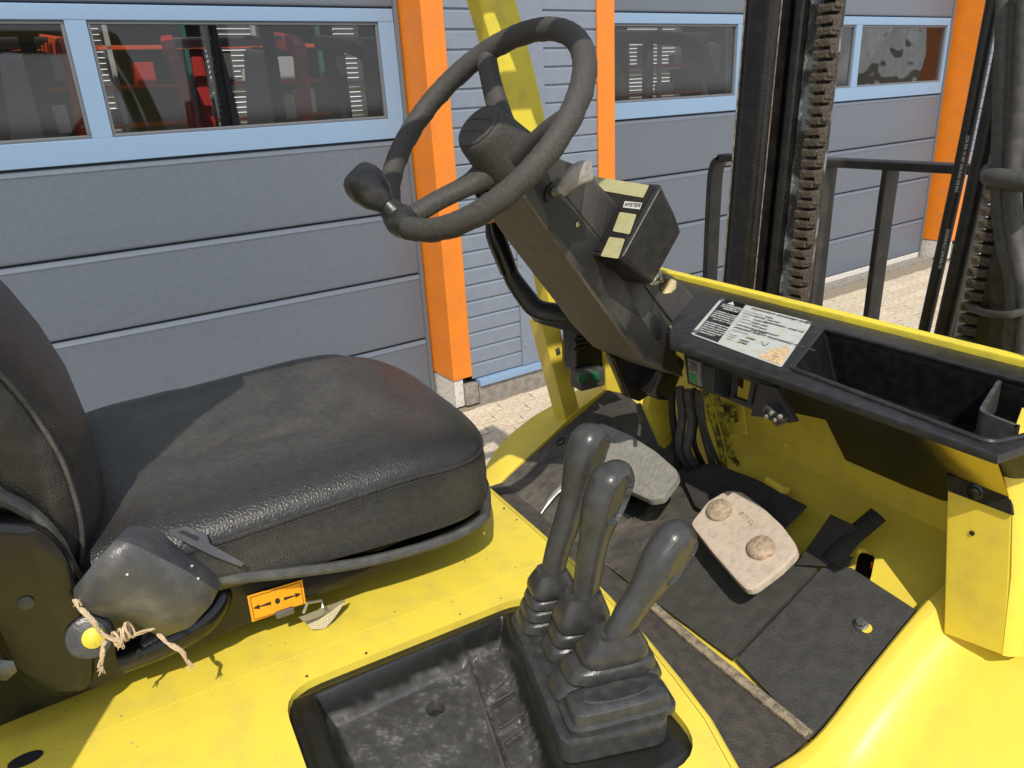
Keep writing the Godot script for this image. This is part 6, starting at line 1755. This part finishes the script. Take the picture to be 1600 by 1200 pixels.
	for z in [-1.398, -1.215, -0.985, -0.79, -0.58, -0.37]:
		mb = MB.new()
		tube(mb, [Vector3(1.75, 0.4, z - 0.008), Vector3(1.75, 1.30, z), Vector3(1.75, 1.368, z + 0.002)], 0.0085, 12, false, Vector3.RIGHT, 0.026, 8.0)
		part(mb, "backrest_bar", M.bar_black, lb, 30)
	mb = MB.new(); box(mb, Vector3(1.72, 0.42, -0.98), Vector3(0.05, 0.12, 1.7), 0.008)
	part(mb, "carriage_bar", M.bar_black, lb)

func build_guard() -> void:
	# roof frame above the picture: its rails and bars throw the shade on the seat and the wheel
	var mb := MB.new()
	box(mb, Vector3(0.20, 2.10, -0.545), Vector3(1.05, 0.06, 0.07), 0.012)
	box(mb, Vector3(0.20, 2.10, -1.49), Vector3(1.05, 0.06, 0.07), 0.012)
	box(mb, Vector3(0.71, 2.10, -1.02), Vector3(0.07, 0.058, 0.88), 0.012)
	box(mb, Vector3(-0.32, 2.10, -1.02), Vector3(0.07, 0.058, 0.88), 0.012)
	var o := part(mb, "overhead_guard", M.yellow_old)
	for i in 6:
		var b := MB.new()
		box(b, Vector3(0.20, 2.095, -0.66 - 0.15 * i), Vector3(0.98, 0.05, 0.028), 0.004)
		part(b, "roof_bar", M.bar_black, o)
	for z in [-0.47, -1.44]:
		var b := MB.new()
		slab(b, [Vector3(-0.62, 0.85, z), Vector3(-0.265, 0.85, z), Vector3(-0.265, 1.55, z), Vector3(-0.24, 1.95, z), Vector3(-0.20, 2.07, z), Vector3(-0.38, 2.10, z), Vector3(-0.58, 1.9, z)], 0.06, 0.01, Vector3(0, 0, 1))
		part(b, "guard_pillar", M.yellow_old, o)
	var b := MB.new()
	tube(b, curve([Vector3(1.12, 1.17, -0.385), Vector3(1.06, 1.5, -0.40), Vector3(0.97, 1.85, -0.45), Vector3(0.80, 2.1, -0.53)], 5), 0.04, 12, false, Vector3(0, 0, 1), 0.03, 8.0)
	part(b, "guard_leg", M.yellow_old, o)
	# what stands on the yard under the truck: chassis, axle wheels
	mb = MB.new()
	box(mb, Vector3(0.35, 0.42, -0.98), Vector3(1.9, 0.36, 0.9), 0.04)
	part(mb, "chassis", M.bar_black)
	for w in [[1.25, -1.52, 0.32], [1.25, -0.66, 0.32], [-0.75, -1.45, 0.25], [-0.75, -0.66, 0.25]]:
		b = MB.new()
		lathe(b, Vector3(w[0], w[2], w[1]), Vector3(0, 0, 1), [Vector2(w[2] * 0.55, 0.0), Vector2(w[2] * 0.95, 0.0), Vector2(w[2], 0.03), Vector2(w[2], 0.17), Vector2(w[2] * 0.95, 0.2), Vector2(w[2] * 0.55, 0.2)], 28)
		part(b, "tyre", M.bar_black)

func _ready() -> void:
	# camera, sky, sun, exposure
	var cam := Camera3D.new()
	cam.name = "camera"
	cam.fov = 54.9193
	cam.near = 0.05; cam.far = 900.0
	cam.transform = Transform3D(Basis(Vector3(0.8716, -0.0547, 0.4872), Vector3(0.2196, 0.9321, -0.2882), -Vector3(0.4384, -0.3581, -0.8243)), Vector3(0, 1.58, 0))
	add_child(cam, true)
	cam.current = true
	var env := Environment.new()
	env.background_mode = Environment.BG_SKY
	var sm := ProceduralSkyMaterial.new()
	sm.sky_top_color = Color(0.60, 0.64, 0.70); sm.sky_horizon_color = Color(0.86, 0.86, 0.85); sm.sky_curve = 0.12
	sm.ground_bottom_color = Color(0.50, 0.46, 0.40); sm.ground_horizon_color = Color(0.70, 0.68, 0.64)
	sm.sky_energy_multiplier = 1.5
	sm.sun_angle_max = 1.0
	var sky := Sky.new(); sky.sky_material = sm
	env.sky = sky
	env.tonemap_mode = Environment.TONE_MAPPER_LINEAR
	env.tonemap_exposure = 0.90
	env.sdfgi_enabled = true; env.ssao_enabled = true; env.ssil_enabled = true
	var we := WorldEnvironment.new(); we.environment = env; we.name = "environment"
	add_child(we, true)
	var sun := DirectionalLight3D.new()
	sun.name = "sun"
	sun.light_color = Color(1.0, 0.965, 0.905); sun.light_energy = 1.45; sun.light_angular_distance = 0.5; sun.shadow_enabled = true
	sun.look_at_from_position(Vector3.ZERO, -Vector3(-0.39, 1.0, 0.77))
	add_child(sun, true)

	make_materials()
	build_hall()
	build_yard()
	FO = thing("forklift", "yellow forklift truck with black seat, worn steering wheel and black mast", "forklift", Vector3(0.4, 0, -0.98))
	build_hood()
	build_floor()
	build_right_side()
	build_left_gear()
	build_dash()
	build_column()
	build_wheel()
	build_pedals()
	build_tray()
	build_levers()
	build_seat()
	build_mast()
	build_guard()
	parked_truck("red forklift with pale grey seat, behind the left pane of the left door", hall_at(0.15, 0, -2.8), 0.12, "red", "red_orange", "machine_grey")
	parked_truck("red forklift with grey panels, behind the middle of the left door's window", hall_at(1.75, 0, -2.8), -0.1, "red", "red", "machine_grey")
	parked_truck("dark teal forklift behind the right end of the left door's window", hall_at(3.05, 0, -2.9), 0.1, "machine_teal", "machine_dark", "machine_grey")
	parked_truck("orange forklift with dark posts behind the right door's first pane", hall_at(6.2, 0, -2.6), 0.3, "red_orange", "machine_dark", "machine_grey")
	storage_rack("tall rack with orange beams behind the left door's window", hall_at(2.2, 0, -6.2), 0.1)
	storage_rack("tall rack with orange beams behind the right door's window", hall_at(8.2, 0, -5.6), -0.1)
	build_key()
	build_twine()
